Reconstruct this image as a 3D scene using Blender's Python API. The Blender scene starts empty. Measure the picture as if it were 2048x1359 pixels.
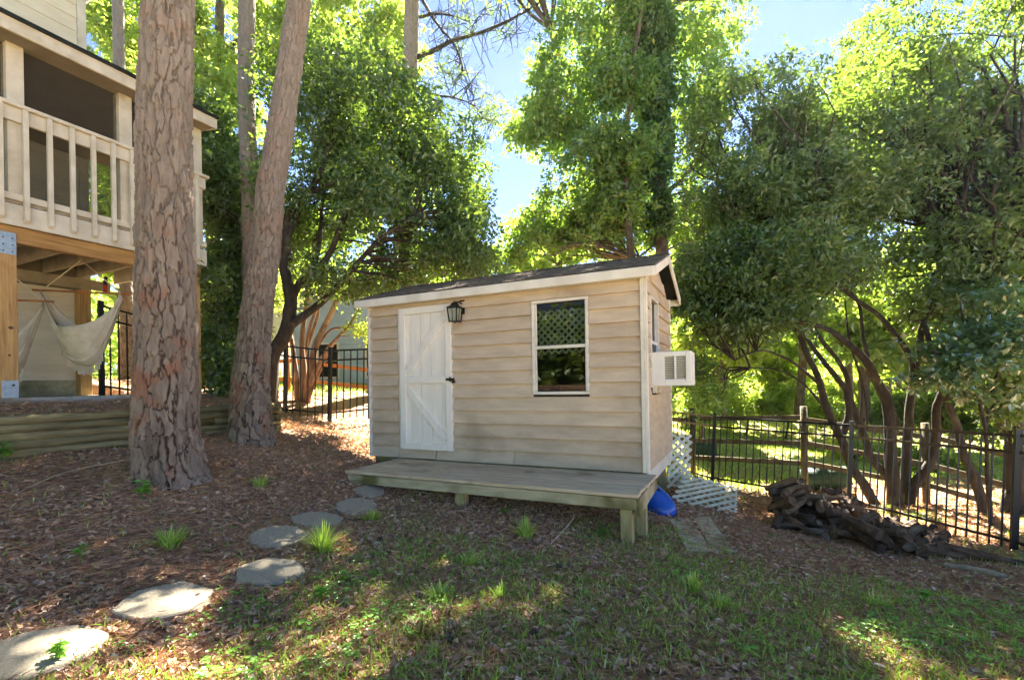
import bpy, bmesh, math, random
import numpy as np
from mathutils import Vector, Matrix
random.seed(7); rng = np.random.default_rng(7)
S = bpy.context.scene
C = S.collection

# ------------------------------------------------------------------ camera, sky, sun, exposure
TH = math.radians(25.72); ROLL = 0.0175; FPX = 957.0; CX, HY = 1024.0, 768.0
Rv = np.array([math.cos(TH), math.sin(TH), 0.0]); Fv = np.array([-math.sin(TH), math.cos(TH), 0.0])
cam = bpy.data.cameras.new('camera'); camo = bpy.data.objects.new('camera', cam); C.objects.link(camo)
cam.sensor_width = 36.0; cam.lens = FPX/2048*36; cam.shift_y = (HY-679.5)/2048; cam.clip_end = 500; cam.clip_start = 0.05
camo.matrix_world = Matrix.Rotation(TH, 4, 'Z') @ Matrix.Rotation(math.pi/2, 4, 'X') @ Matrix.Rotation(-ROLL, 4, 'Z')
S.camera = camo
SUN_EL, SUN_AZ = 50.0, 14.0            # degrees above the horizon, degrees right of the view direction
W = bpy.data.worlds.new('World'); S.world = W; W.use_nodes = True
nt = W.node_tree; nt.nodes.clear()
wo = nt.nodes.new('ShaderNodeOutputWorld'); bg = nt.nodes.new('ShaderNodeBackground'); sk = nt.nodes.new('ShaderNodeTexSky')
sk.sky_type = 'NISHITA'; sk.sun_disc = False; sk.sun_elevation = math.radians(SUN_EL); sk.sun_rotation = math.radians(-25.72+SUN_AZ)
sk.air_density = 0.28; sk.dust_density = 0.0; sk.ozone_density = 1.5
bg.inputs[1].default_value = 0.038
nt.links.new(sk.outputs[0], bg.inputs[0]); nt.links.new(bg.outputs[0], wo.inputs[0])
sd = bpy.data.lights.new('sun', 'SUN'); sd.energy = 4.0; sd.angle = math.radians(0.5); sd.color = (1.0, 0.92, 0.80)
so = bpy.data.objects.new('sun', sd); C.objects.link(so)
ha = math.radians(SUN_AZ); h = Fv*math.cos(ha)+Rv*math.sin(ha); el = math.radians(SUN_EL)
sdir = Vector((h[0]*math.cos(el), h[1]*math.cos(el), math.sin(el)))
so.rotation_euler = sdir.to_track_quat('Z', 'Y').to_euler(); so.location = (0, 0, 30)
S.view_settings.view_transform = 'Standard'; S.view_settings.look = 'None'; S.view_settings.gamma = 1
S.view_settings.use_curve_mapping = False
S.view_settings.exposure = 4.2
S.cycles.max_bounces = 8; S.cycles.diffuse_bounces = 5; S.cycles.transparent_max_bounces = 12; S.cycles.use_denoising = True
S.cycles.sample_clamp_indirect = 6.0; S.cycles.caustics_reflective = False; S.cycles.caustics_refractive = False

# ------------------------------------------------------------------ picture -> world
def ray(px, py):
    dx, dy = px-CX, py-HY
    u, v = dx-ROLL*dy, dy+ROLL*dx
    return Rv*(u/FPX) + Fv + np.array([0, 0, -v/FPX])
def at(px, py, d): return ray(px, py)*d
def onX(px, py, x0): r = ray(px, py); return r*(x0/r[0])
def onY(px, py, y0): r = ray(px, py); return r*(y0/r[1])

# ------------------------------------------------------------------ numpy noise
def _h(i, j, k):
    n = (i*374761393 + j*668265263 + k*2147483647) & 0xffffffff
    n = ((n ^ (n >> 13))*1274126177) & 0xffffffff
    return ((n ^ (n >> 16)) & 0xffff)/65535.0
def vn(x, y, z=0.0):
    x, y, z = np.broadcast_arrays(np.asarray(x, float), np.asarray(y, float), np.asarray(z, float))
    i, j, k = np.floor(x).astype(np.int64), np.floor(y).astype(np.int64), np.floor(z).astype(np.int64)
    f, g, e = x-i, y-j, z-k
    f = f*f*(3-2*f); g = g*g*(3-2*g); e = e*e*(3-2*e)
    r = 0
    for a in (0, 1):
        for b in (0, 1):
            for c in (0, 1):
                r = r + _h(i+a, j+b, k+c)*(f if a else 1-f)*(g if b else 1-g)*(e if c else 1-e)
    return r
def fbm(x, y, z=0.0, o=3):
    r = 0; a = 0.5; t = 0
    for _ in range(o): r = r+a*vn(x, y, z); t += a; a *= .5; x = x*2.03+7.1; y = y*2.03+3.3; z = z*2.03+1.7
    return r/t

# ------------------------------------------------------------------ ground height
GP = [(1255,1098,4.05),(927,1015,4.76),(90,1310,2.3),(330,1210,2.8),(540,1150,3.25),(555,1078,3.85),(635,1043,4.35),
 (715,1015,4.9),(740,985,5.2),(340,985,4.2),(500,888,5.9),(650,838,9.2),(2032,1102,5.3),(1024,1359,2.1),(2048,1359,2.45),
 (1475,1033,6.1),(1340,1005,5.8),(1700,1015,7.5),(1420,968,9.2),(0,918,4.45),(260,893,5.3),(560,862,7.0),(744,920,6.7),
 (400,796,8.7),(1800,1012,7.8),(1650,1085,5.4),(1900,1120,4.9),(560,815,9.0),(1600,930,11.5),(1640,880,18),(0,1340,2.1),(1500,1359,2.2)]
gp = [at(*p) for p in GP]
gp += [np.array(q) for q in [(0,0,-1.38),(3,-3,-1.6),(-4,-2,-1.1),(-12,14,.1),(-20,24,.6),(-6,16,-.5),(-3,30,-.6),(8,26,-1.0),(14,12,-2.2),(22,20,-1.6),
  (30,5,-2.2),(-9.5,6.5,-.05),(-8.5,9,-.25),(-6,50,1),(-40,30,1.5),(40,40,-1),(-30,0,.3),(10,-15,-2.5),(-14,-14,-.5),(4,11,-1.95),(-2.5,7.5,-1.2)]]
gp = np.array(gp)
def _phi(d2): return 0.5*d2*np.log(d2+1e-9)
_n = len(gp); _A = np.zeros((_n+3, _n+3))
_A[:_n, :_n] = _phi(((gp[:, None, :2]-gp[None, :, :2])**2).sum(-1)) + np.eye(_n)*0.35
_A[:_n, _n] = 1; _A[:_n, _n+1:] = gp[:, :2]; _A[_n, :_n] = 1; _A[_n+1:, :_n] = gp[:, :2].T
_w = np.linalg.solve(_A, np.concatenate([gp[:, 2], np.zeros(3)]))
XW, YW = -6.17, 4.80                     # retaining wall: back line and end
def sst(a, b, x): t = np.clip((x-a)/(b-a), 0, 1); return t*t*(3-2*t)
MOUND = [tuple(at(344, 975, 4.35)[:2]), tuple(at(505, 888, 5.9)[:2])]
def gz(x, y, detail=True):
    x = np.asarray(x, float); y = np.asarray(y, float); sh = x.shape; xf, yf = x.ravel(), y.ravel()
    z = np.full(xf.shape, _w[_n]) + _w[_n+1]*xf + _w[_n+2]*yf
    for i in range(_n): z += _w[i]*_phi((xf-gp[i, 0])**2+(yf-gp[i, 1])**2)
    up = -.235 + .13*sst(XW-.05, XW-.85, xf) + .02*np.sin(yf*2)
    s = (1-sst(XW-.05, XW, xf))*(1-sst(YW, YW+.12, yf))
    z = z*(1-s)+np.maximum(up, np.minimum(z, -.12))*s
    for mx_, my_ in MOUND: z += .11*np.exp(-((xf-mx_)**2+(yf-my_)**2)/.17)
    if detail: z += (fbm(xf*1.3, yf*1.3, 0, 3)-.5)*.07 + (vn(xf*9, yf*9)-.5)*.018
    return z.reshape(sh)
def g1(x, y): return float(gz(np.array([x]), np.array([y]))[0])
def gpt(px, py):
    r = ray(px, py); d = 1.2
    ds = np.arange(1.2, 40, .02); P = ds[:, None]*r[None]
    zz = gz(P[:, 0], P[:, 1]); k = np.argmax(P[:, 2] < zz)
    return P[k]

# ------------------------------------------------------------------ helpers
def link(o, parent=None):
    C.objects.link(o)
    if parent is not None: o.parent = parent
    return o
def tag(o, label=None, cat=None, group=None, kind=None):
    if label: o['label'] = label
    if cat: o['category'] = cat
    if group: o['group'] = group
    if kind: o['kind'] = kind
    return o
def thing(name, label, cat, loc=(0, 0, 0), group=None):
    o = bpy.data.objects.new(name, None); o.empty_display_size = .1; C.objects.link(o); o.location = Vector([float(c) for c in loc])
    return tag(o, label, cat, group)
class MB:
    def __init__(s): s.v = []; s.f = []; s.sm = []
    def add(s, vs, fs, smooth=False):
        b = len(s.v); s.v += [tuple(float(c) for c in v) for v in vs]; s.f += [tuple(b+i for i in f) for f in fs]; s.sm += [smooth]*len(fs)
        return s
    def hexa(s, p):  # 8 corners: bottom 4 ccw, top 4 ccw
        return s.add(p, [(3, 2, 1, 0), (4, 5, 6, 7), (0, 1, 5, 4), (1, 2, 6, 5), (2, 3, 7, 6), (3, 0, 4, 7)])
    def box(s, a, b, j=0.0):
        (x0, y0, z0), (x1, y1, z1) = a, b
        p = [(x0, y0, z0), (x1, y0, z0), (x1, y1, z0), (x0, y1, z0), (x0, y0, z1), (x1, y0, z1), (x1, y1, z1), (x0, y1, z1)]
        if j: p = [tuple(c+random.uniform(-j, j) for c in q) for q in p]
        return s.hexa(p)
    def bar(s, a, b, w, h, up=(0, 0, 1)):
        a, b = Vector([float(c) for c in a]), Vector([float(c) for c in b]); d = (b-a).normalized(); u = Vector(up)
        if abs(d.dot(u)) > .98: u = Vector((1, 0, 0))
        sx = d.cross(u).normalized(); uz = sx.cross(d).normalized()
        p = []
        for q in (a, b): p += [q-sx*w/2-uz*h/2, q+sx*w/2-uz*h/2, q+sx*w/2+uz*h/2, q-sx*w/2+uz*h/2]
        return s.hexa(p)
    def tube(s, pts, rads, n=8, cap=True, jit=0.0):
        pts = [Vector([float(c) for c in p]) for p in pts]; rings = []
        t0 = (pts[1]-pts[0]).normalized(); ref = Vector((0, 0, 1)) if abs(t0.z) < .8 else Vector((1, 0, 0))
        sx = t0.cross(ref).normalized()
        for i, p in enumerate(pts):
            t = (pts[min(i+1, len(pts)-1)]-pts[max(i-1, 0)]).normalized()
            sx = (sx-t*sx.dot(t)).normalized(); sy = t.cross(sx); r = rads[i] if hasattr(rads, '__len__') else rads
            rings.append([p+(sx*math.cos(2*math.pi*k/n)+sy*math.sin(2*math.pi*k/n))*r*(1+random.uniform(-jit, jit)) for k in range(n)])
        vs = [v for r in rings for v in r]; fs = []
        for i in range(len(pts)-1):
            for k in range(n): fs.append((i*n+k, i*n+(k+1) % n, (i+1)*n+(k+1) % n, (i+1)*n+k))
        s.add(vs, fs, True)
        if cap:
            b = len(s.v)-len(vs)
            s.f += [tuple(b+k for k in reversed(range(n))), tuple(b+(len(pts)-1)*n+k for k in range(n))]; s.sm += [False, False]
        return s
    def build(s, name, mat, parent=None, origin=None, bevel=0):
        me = bpy.data.meshes.new(name); vs = s.v
        po = Vector((0, 0, 0))
        if parent is not None: po = PW(parent)
        if origin is not None: oo = Vector([float(c) for c in origin])
        else:
            a = np.array(vs); oo = Vector([float(c) for c in (a.min(0)+a.max(0))/2]); oo.z = float(a[:, 2].min())
        me.from_pydata([(v[0]-oo.x, v[1]-oo.y, v[2]-oo.z) for v in vs], [], s.f); me.update()
        me.polygons.foreach_set('use_smooth', s.sm)
        if mat: me.materials.append(mat)
        o = bpy.data.objects.new(name, me); link(o, parent); o.location = oo-po
        if bevel:
            m = o.modifiers.new('bevel', 'BEVEL'); m.width = bevel; m.segments = 1; m.limit_method = 'ANGLE'
        return o
def PW(o):
    p = Vector(o.location)
    while o.parent: o = o.parent; p += Vector(o.location)
    return p
def spline(P, n):
    P = np.array(P, float); t = np.linspace(0, len(P)-1, n); i = np.clip(t.astype(int), 0, len(P)-2); f = (t-i)[:, None]
    p0 = P[np.clip(i-1, 0, len(P)-1)]; p1 = P[i]; p2 = P[i+1]; p3 = P[np.clip(i+2, 0, len(P)-1)]
    return .5*(2*p1+(p2-p0)*f+(2*p0-5*p1+4*p2-p3)*f*f+(3*p1-p0-3*p2+p3)*f**3)
def npmesh(name, V, F, mat, parent=None, attrs=None, smooth=False, kind=None):
    me = bpy.data.meshes.new(name); n = F.shape[1]
    po = np.array(PW(parent)) if parent is not None else np.zeros(3)
    me.vertices.add(len(V)); me.vertices.foreach_set('co', (V-po).astype(np.float32).ravel())
    me.loops.add(F.size); me.loops.foreach_set('vertex_index', F.astype(np.int32).ravel())
    me.polygons.add(len(F)); me.polygons.foreach_set('loop_start', np.arange(0, F.size, n, dtype=np.int32))
    me.polygons.foreach_set('loop_total', np.full(len(F), n, dtype=np.int32))
    me.update(calc_edges=True)
    me.polygons.foreach_set('use_smooth', np.full(len(F), smooth))
    for k, (dom, arr) in (attrs or {}).items():
        a = me.attributes.new(k, 'FLOAT', dom); a.data.foreach_set('value', np.asarray(arr, np.float32))
    me.materials.append(mat)
    o = bpy.data.objects.new(name, me); link(o, parent)
    if kind: o['kind'] = kind
    return o

# ------------------------------------------------------------------ materials
def L(c):
    if isinstance(c, str): c = [int(c[i:i+2], 16)/255 for i in (0, 2, 4)]
    return tuple(((x/12.92) if x <= .04045 else ((x+.055)/1.055)**2.4) for x in c)+(1.0,)
def mat(name, c1, c2=None, scale=6, stretch=(1, 1, 1), rough=.8, bump=.3, bscale=None, spec=.3, c3=None, c3t=.62, attr=None, metal=0, rand=0.0, bd=.02):
    m = bpy.data.materials.new(name); m.use_nodes = True; t = m.node_tree; N = t.nodes; K = t.links; p = N['Principled BSDF']
    p.inputs['Roughness'].default_value = rough; p.inputs['Specular IOR Level'].default_value = spec; p.inputs['Metallic'].default_value = metal
    tc = N.new('ShaderNodeTexCoord'); mp = N.new('ShaderNodeMapping'); mp.inputs['Scale'].default_value = stretch
    gm = N.new('ShaderNodeNewGeometry'); K.new(gm.outputs['Position'], mp.inputs[0])
    nz = N.new('ShaderNodeTexNoise'); nz.inputs['Scale'].default_value = scale; nz.inputs['Detail'].default_value = 6; nz.inputs['Roughness'].default_value = .6
    K.new(mp.outputs[0], nz.inputs[0])
    rp = N.new('ShaderNodeValToRGB'); rp.color_ramp.elements[0].position = .35; rp.color_ramp.elements[1].position = .65
    rp.color_ramp.elements[0].color = L(c1); rp.color_ramp.elements[1].color = L(c2 or c1)
    src = nz.outputs[0]
    if attr:
        an = N.new('ShaderNodeAttribute'); an.attribute_name = attr
        mx = N.new('ShaderNodeMath'); mx.operation = 'MULTIPLY_ADD'; mx.inputs[1].default_value = .6; K.new(an.outputs['Fac'], mx.inputs[0])
        m2 = N.new('ShaderNodeMath'); m2.operation = 'MULTIPLY'; m2.inputs[1].default_value = .4; K.new(nz.outputs[0], m2.inputs[0]); K.new(m2.outputs[0], mx.inputs[2])
        src = mx.outputs[0]; rp.color_ramp.elements[0].position = .15; rp.color_ramp.elements[1].position = .85
    K.new(src, rp.inputs[0]); col = rp.outputs[0]
    if c3:
        n3 = N.new('ShaderNodeTexNoise'); n3.inputs['Scale'].default_value = scale*.35; n3.inputs['Detail'].default_value = 5; K.new(gm.outputs['Position'], n3.inputs[0])
        r3 = N.new('ShaderNodeValToRGB'); r3.color_ramp.elements[0].position = c3t-.06; r3.color_ramp.elements[1].position = c3t+.08; K.new(n3.outputs[0], r3.inputs[0])
        x3 = N.new('ShaderNodeMixRGB'); x3.inputs[2].default_value = L(c3); K.new(r3.outputs[0], x3.inputs[0]); K.new(col, x3.inputs[1]); col = x3.outputs[0]
    if rand:
        oi = N.new('ShaderNodeObjectInfo'); hs = N.new('ShaderNodeHueSaturation'); mr = N.new('ShaderNodeMapRange')
        mr.inputs[3].default_value = 1-rand; mr.inputs[4].default_value = 1+rand; K.new(oi.outputs['Random'], mr.inputs[0]); K.new(mr.outputs[0], hs.inputs['Value'])
        K.new(col, hs.inputs['Color']); col = hs.outputs[0]
    K.new(col, p.inputs['Base Color'])
    if bump:
        nb = N.new('ShaderNodeTexNoise'); nb.inputs['Scale'].default_value = bscale or scale*5; nb.inputs['Detail'].default_value = 4; K.new(mp.outputs[0], nb.inputs[0])
        bn = N.new('ShaderNodeBump'); bn.inputs['Strength'].default_value = bump; bn.inputs['Distance'].default_value = bd; K.new(nb.outputs[0], bn.inputs['Height']); K.new(bn.outputs[0], p.inputs['Normal'])
    return m
def leafmat(name, ca, cb, tr, gloss=.08, trans=.45, rough=.35, cc=None):
    m = bpy.data.materials.new(name); m.use_nodes = True; t = m.node_tree; N = t.nodes; K = t.links; N.clear()
    out = N.new('ShaderNodeOutputMaterial'); at_ = N.new('ShaderNodeAttribute'); at_.attribute_name = 'rnd'
    rp = N.new('ShaderNodeValToRGB'); rp.color_ramp.elements[0].color = L(ca); rp.color_ramp.elements[1].color = L(cb)
    if cc: e = rp.color_ramp.elements.new(.96); e.color = L(cb); rp.color_ramp.elements[2].color = L(cc)
    K.new(at_.outputs['Fac'], rp.inputs[0])
    d = N.new('ShaderNodeBsdfDiffuse'); K.new(rp.outputs[0], d.inputs[0])
    tl = N.new('ShaderNodeBsdfTranslucent')
    mt = N.new('ShaderNodeMixRGB'); mt.inputs[0].default_value = .72; mt.inputs[2].default_value = L(tr); K.new(rp.outputs[0], mt.inputs[1]); K.new(mt.outputs[0], tl.inputs[0])
    mx = N.new('ShaderNodeMixShader'); mx.inputs[0].default_value = trans; K.new(d.outputs[0], mx.inputs[1]); K.new(tl.outputs[0], mx.inputs[2])
    gl = N.new('ShaderNodeBsdfGlossy'); gl.inputs['Roughness'].default_value = rough; gl.inputs[0].default_value = (1, 1, 1, 1)
    m2 = N.new('ShaderNodeMixShader'); m2.inputs[0].default_value = gloss; K.new(mx.outputs[0], m2.inputs[1]); K.new(gl.outputs[0], m2.inputs[2]); K.new(m2.outputs[0], out.inputs[0])
    return m
M = {}
M['siding'] = mat('siding_paint', 'c5b298', 'b2a088', 3, (1, 1, 4), .7, .12, 60, c3='a29078', c3t=.64, rand=.08)
M['white'] = mat('white_paint', 'dcd7ca', 'c9c3b4', 4, rough=.6, bump=.12, bscale=50, c3='a8a496', c3t=.68)
M['doorwhite'] = mat('door_paint', 'e8e2d6', 'e0d9cc', 5, (3, 3, .6), .55, .15, 40, c3='c4beb2', c3t=.76)
M['deckwood'] = mat('weathered_deck', 'd2bfa0', 'b09c7e', 7, (.5, 6, 6), .85, .35, 30, c3='8f8464', c3t=.64, rand=.08)
M['mosswood'] = mat('mossy_wood', 'b8ab8a', '989070', 5, (.6, 3, 3), .9, .3, 30, c3='666038', c3t=.58)
M['postwood'] = mat('green_post', 'a99c70', '85794f', 6, (5, 5, .6), .9, .3, 30)
M['yellow'] = mat('new_timber', 'b9965e', '987244', 5, (7, 7, .5), .7, .2, 20, c3='8a5f30', c3t=.7)
M['yellowh'] = mat('new_timber_beam', 'ae8850', '8b6536', 5, (7, .5, 7), .7, .2, 20)
M['cream'] = mat('house_paint', 'd6ccb2', 'c8bda2', 4, (1, .5, 2), .7, .15, 50, c3='a59a80', c3t=.68, rand=.03)
M['trim'] = mat('porch_paint', 'cfc8b4', 'b9b19b', 5, rough=.7, bump=.2, bscale=40, c3='8c846c', c3t=.67)
M['darkedge'] = mat('roof_edge', '1d2220', '10130f', 8, rough=.8)
M['shingle'] = mat('shingle', '6e655c', '4d463f', 40, rough=.95, bump=.5, bscale=200, c3='8a7458', c3t=.56, rand=.2)
M['joist'] = mat('joist_paint', 'aaa08c', '8f8571', 5, rough=.8, bump=.2)
M['concrete'] = mat('concrete', 'a9a69c', '8f8c82', 9, rough=.9, bump=.3, bscale=80)
M['timber'] = mat('landscape_timber', '8f855f', '665e42', 4, (6, .7, 6), .9, .35, 30, c3='4d4a2c', c3t=.6, rand=.1)
M['stone'] = mat('aggregate_stone', 'aea28c', '867c68', 90, rough=.9, bump=.6, bscale=160, c3='8a8676', c3t=.62, bd=.006)
M['blackmetal'] = mat('black_metal', '131413', '0c0d0c', 10, rough=.4, bump=0, spec=.5)
M['bronze'] = mat('bronze_metal', '2e2926', '1d1a19', 20, rough=.35, bump=.1, spec=.5, metal=.4)
M['oldrail'] = mat('old_rail', '6b6249', '4a432f', 6, (1, 1, 1), .9, .4, 20)
M['orangerail'] = mat('cedar_rail', 'a8703f', '80502a', 6, (1, 1, 1), .8, .3, 20)
M['lattice'] = mat('lattice_plastic', 'd9d6c0', 'bdb99a', 6, rough=.6, bump=.1, c3='8f8e68', c3t=.62)
M['blue'] = mat('blue_plastic', '1257b8', '0e4a9e', 6, rough=.3, bump=0, spec=.5)
M['blackplastic'] = mat('black_plastic', '18191a', '101112', 6, rough=.5, bump=0)
M['teal'] = mat('teal_plastic', '2b7f8c', '1f6874', 6, rough=.5, bump=0)
M['greentarp'] = mat('dark_green_tarp', '27463a', '1a3329', 6, rough=.6, bump=.3)
M['hammock'] = mat('hammock_cloth', 'c9bfa6', 'b5aa90', 8, rough=.95, bump=.2, bscale=150)
M['red'] = mat('red_plastic', 'b8371c', '9a2c15', 6, rough=.4, bump=0)
M['log'] = mat('firewood_bark', '665240', '3c3026', 9, (1, 1, 1), .95, .8, 30, c3='7a7062', c3t=.62, rand=.3)
M['split'] = mat('split_wood', '7a6148', '4e3b2b', 9, rough=.9, bump=.5)
M['bluesiding'] = mat('blue_siding', 'aebfcb', 'a2b4c2', 3, rough=.7, bump=0)
M['greyroof'] = mat('grey_roof', '6d6a68', '585553', 6, rough=.9)
M['ac'] = mat('ac_plastic', 'dfddd6', 'd2d0c8', 5, rough=.5, bump=0)
M['acfin'] = mat('ac_fins', '7c7f80', '606465', 30, rough=.5, bump=0, metal=.5)
M['cone'] = mat('pine_cone', '7d6a5a', '56463a', 20, rough=.9)
M['bark'] = mat('grey_bark', '6a5d4e', '463c31', 7, (2, 2, .7), .9, .6, 22, c3='7b7767', c3t=.62, bd=.03)
M['darkbark'] = mat('dark_bark', '484036', '2b2721', 7, (2, 2, .7), .9, .6, 22, c3='5c5844', c3t=.64, bd=.03)
M['redbark'] = mat('smooth_red_bark', '8e735c', '644c3a', 6, (3, 3, .5), .7, .3, 12, c3='b89a7c', c3t=.6)
M['pinebark'] = None
def pinebark():
    m = mat('pine_bark', '4e433a', '8e8172', 12, (1, 1, .5), .92, .5, 60, attr='plate', c3='7e5c48', c3t=.6, bd=.008)
    t = m.node_tree; N = t.nodes; K = t.links; p = N['Principled BSDF']; src = p.inputs['Base Color'].links[0].from_socket
    a = N.new('ShaderNodeAttribute'); a.attribute_name = 'crack'; x = N.new('ShaderNodeMixRGB'); x.inputs[1].default_value = L('3a2c24')
    K.new(a.outputs['Fac'], x.inputs[0]); K.new(src, x.inputs[2])
    # greyer, paler bark higher on the stem
    g = N.new('ShaderNodeNewGeometry'); sx = N.new('ShaderNodeSeparateXYZ'); K.new(g.outputs['Position'], sx.inputs[0])
    mr = N.new('ShaderNodeMapRange'); mr.inputs[1].default_value = .0; mr.inputs[2].default_value = 3.2; mr.inputs[4].default_value = .5; K.new(sx.outputs[2], mr.inputs[0])
    y = N.new('ShaderNodeMixRGB'); y.inputs[2].default_value = L('8e867a'); K.new(mr.outputs[0], y.inputs[0]); K.new(x.outputs[0], y.inputs[1]); K.new(y.outputs[0], p.inputs['Base Color'])
    return m
M['pinebark'] = pinebark()
def glass(name, col, alpha=.75, rough=.02):
    m = bpy.data.materials.new(name); m.use_nodes = True; t = m.node_tree; N = t.nodes; K = t.links; N.clear()
    out = N.new('ShaderNodeOutputMaterial'); tr = N.new('ShaderNodeBsdfTransparent'); gl = N.new('ShaderNodeBsdfGlossy'); gl.inputs['Roughness'].default_value = rough
    tr.inputs[0].default_value = col; fr = N.new('ShaderNodeFresnel'); fr.inputs[0].default_value = 1.28
    mx = N.new('ShaderNodeMixShader'); K.new(fr.outputs[0], mx.inputs[0]); K.new(tr.outputs[0], mx.inputs[1]); K.new(gl.outputs[0], mx.inputs[2]); K.new(mx.outputs[0], out.inputs[0])
    return m
M['glass'] = glass('window_glass', (.62, .66, .64, 1))
M['lampglass'] = mat('seeded_glass', '9aa08c', '868c78', 20, rough=.2, bump=.2, spec=.6)
def screenmat():
    m = bpy.data.materials.new('insect_screen'); m.use_nodes = True; t = m.node_tree; N = t.nodes; K = t.links; N.clear()
    out = N.new('ShaderNodeOutputMaterial'); tr = N.new('ShaderNodeBsdfTransparent'); d = N.new('ShaderNodeBsdfDiffuse'); d.inputs[0].default_value = (.03, .03, .03, 1)
    mx = N.new('ShaderNodeMixShader'); mx.inputs[0].default_value = .32; K.new(tr.outputs[0], mx.inputs[1]); K.new(d.outputs[0], mx.inputs[2]); K.new(mx.outputs[0], out.inputs[0]); return m
M['screen'] = screenmat()
def groundmat():
    m = bpy.data.materials.new('forest_floor'); m.use_nodes = True; t = m.node_tree; N = t.nodes; K = t.links; p = N['Principled BSDF']
    p.inputs['Roughness'].default_value = .95; p.inputs['Specular IOR Level'].default_value = .15
    g = N.new('ShaderNodeNewGeometry'); P = g.outputs['Position']
    def noise(s, d=6):
        n = N.new('ShaderNodeTexNoise'); n.inputs['Scale'].default_value = s; n.inputs['Detail'].default_value = d; K.new(P, n.inputs[0]); return n.outputs[0]
    def ramp(src, a, b, ca, cb):
        r = N.new('ShaderNodeValToRGB'); r.color_ramp.elements[0].position = a; r.color_ramp.elements[1].position = b; r.color_ramp.elements[0].color = ca; r.color_ramp.elements[1].color = cb; K.new(src, r.inputs[0]); return r.outputs[0]
    c = ramp(noise(28), .35, .68, L('806450'), L('bc9878'))
    gr = ramp(noise(35), .4, .6, L('867a50'), L('b0a070'))
    at_ = N.new('ShaderNodeAttribute'); at_.attribute_name = 'green'
    x = N.new('ShaderNodeMixRGB'); K.new(at_.outputs['Fac'], x.inputs[0]); K.new(c, x.inputs[1]); K.new(gr, x.inputs[2])
    K.new(x.outputs[0], p.inputs['Base Color'])
    b = N.new('ShaderNodeBump'); b.inputs['Strength'].default_value = .8; b.inputs['Distance'].default_value = .03; K.new(noise(60), b.inputs['Height']); K.new(b.outputs[0], p.inputs['Normal'])
    return m
M['ground'] = groundmat()
M['leaf_dark'] = leafmat('evergreen_leaf', '243c20', '52723a', '98b834', gloss=.06, trans=.38, rough=.4)
M['leaf_mid'] = leafmat('hardwood_leaf', '3c5c2c', '688842', 'a8c83c', gloss=.06, trans=.46, cc='c8b03c')
M['leaf_light'] = leafmat('backlit_leaf', '56783a', '8aa254', 'c4d84c', gloss=.04, trans=.56, cc='d2c050')
M['leaf_ivy'] = leafmat('ivy_leaf', '3a5832', '547644', '8fb43c', gloss=.06, trans=.35)
M['leaf_maple'] = leafmat('glossy_maple_leaf', '345634', '4a7040', '8cbc3a', gloss=.16, trans=.35, rough=.3)
M['needle'] = leafmat('pine_needle_green', '4c6636', '62804a', '9cb44a', gloss=.04, trans=.3)
M['litter'] = leafmat('dead_leaf', '94745a', 'dcba98', 'a87c50', gloss=.03, trans=.15, cc='ecdcc8')
M['straw'] = leafmat('pine_straw', '8e6a50', 'c49c78', '9a7048', gloss=.03, trans=.1)
M['clover'] = leafmat('clover_leaf', '588a34', '8aba4c', '9cd03c', gloss=.04, trans=.4)
M['grass'] = leafmat('grass_blade', '8aa64c', 'c0ce70', 'b4dc40', gloss=.05, trans=.4)
M['drygrass'] = leafmat('dry_grass', '7a7040', '9c9058', 'b0a050', gloss=.03, trans=.3)

# ------------------------------------------------------------------ ground sheet
def axis(lo, hi, fine, a, b, grow=1.12):
    v = list(np.arange(a, b, fine)); s = fine; x = b
    while x < hi: v.append(x); s *= grow; x += s
    v.append(hi); s = fine; x = a; w = []
    while x > lo: s *= grow; x -= s; w.append(max(x, lo))
    return np.unique(np.array(w+v))
xs = axis(-60, 60, .075, -9.5, 5.5); xs = np.unique(np.concatenate([xs, [XW-.055, XW-.03, XW+.003]])); ys = axis(-24, 70, .075, .2, 8.5)
ys = np.unique(np.concatenate([ys, [YW+.0, YW+.06, YW+.125]]))
GX, GY = np.meshgrid(xs, ys); dist = np.clip((np.hypot(GX, GY)-60)/60, 0, 1); GZ = gz(GX, GY); 
far = sst(35, 60, np.hypot(GX, GY)); GZ = np.clip(GZ, -6, 4)*(1-far)+(-.5)*far
V = np.stack([GX, GY, GZ], -1).reshape(-1, 3); nx, ny = len(xs), len(ys)
ii = np.arange(nx*ny).reshape(ny, nx); F = np.stack([ii[:-1, :-1], ii[:-1, 1:], ii[1:, 1:], ii[1:, :-1]], -1).reshape(-1, 4)
def greenmask(x, y):
    cxx = x*Rv[0]+y*Rv[1]; cyy = x*Fv[0]+y*Fv[1]
    n = fbm(x*.9+3, y*.9, 5.0, 3)
    near = sst(4.6, 2.2, cyy+np.abs(np.minimum(cxx+.3, 0))*.9)          # towards the viewer and to the right
    far_ = sst(8.8, 10.5, cyy)*sst(.5, 3.5, cxx)+sst(10, 12, cyy)*sst(-3, -5, cxx)
    return np.clip(sst(.42, .62, n+near*.25-.10)*.8*sst(-2.6, -.6, cxx+ (3-cyy)*.5)+far_, 0, 1)
gm_ = greenmask(V[:, 0], V[:, 1])
go = npmesh('ground', V, F, M['ground'], attrs={'green': ('POINT', gm_)}, smooth=True); go['kind'] = 'structure'

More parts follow.
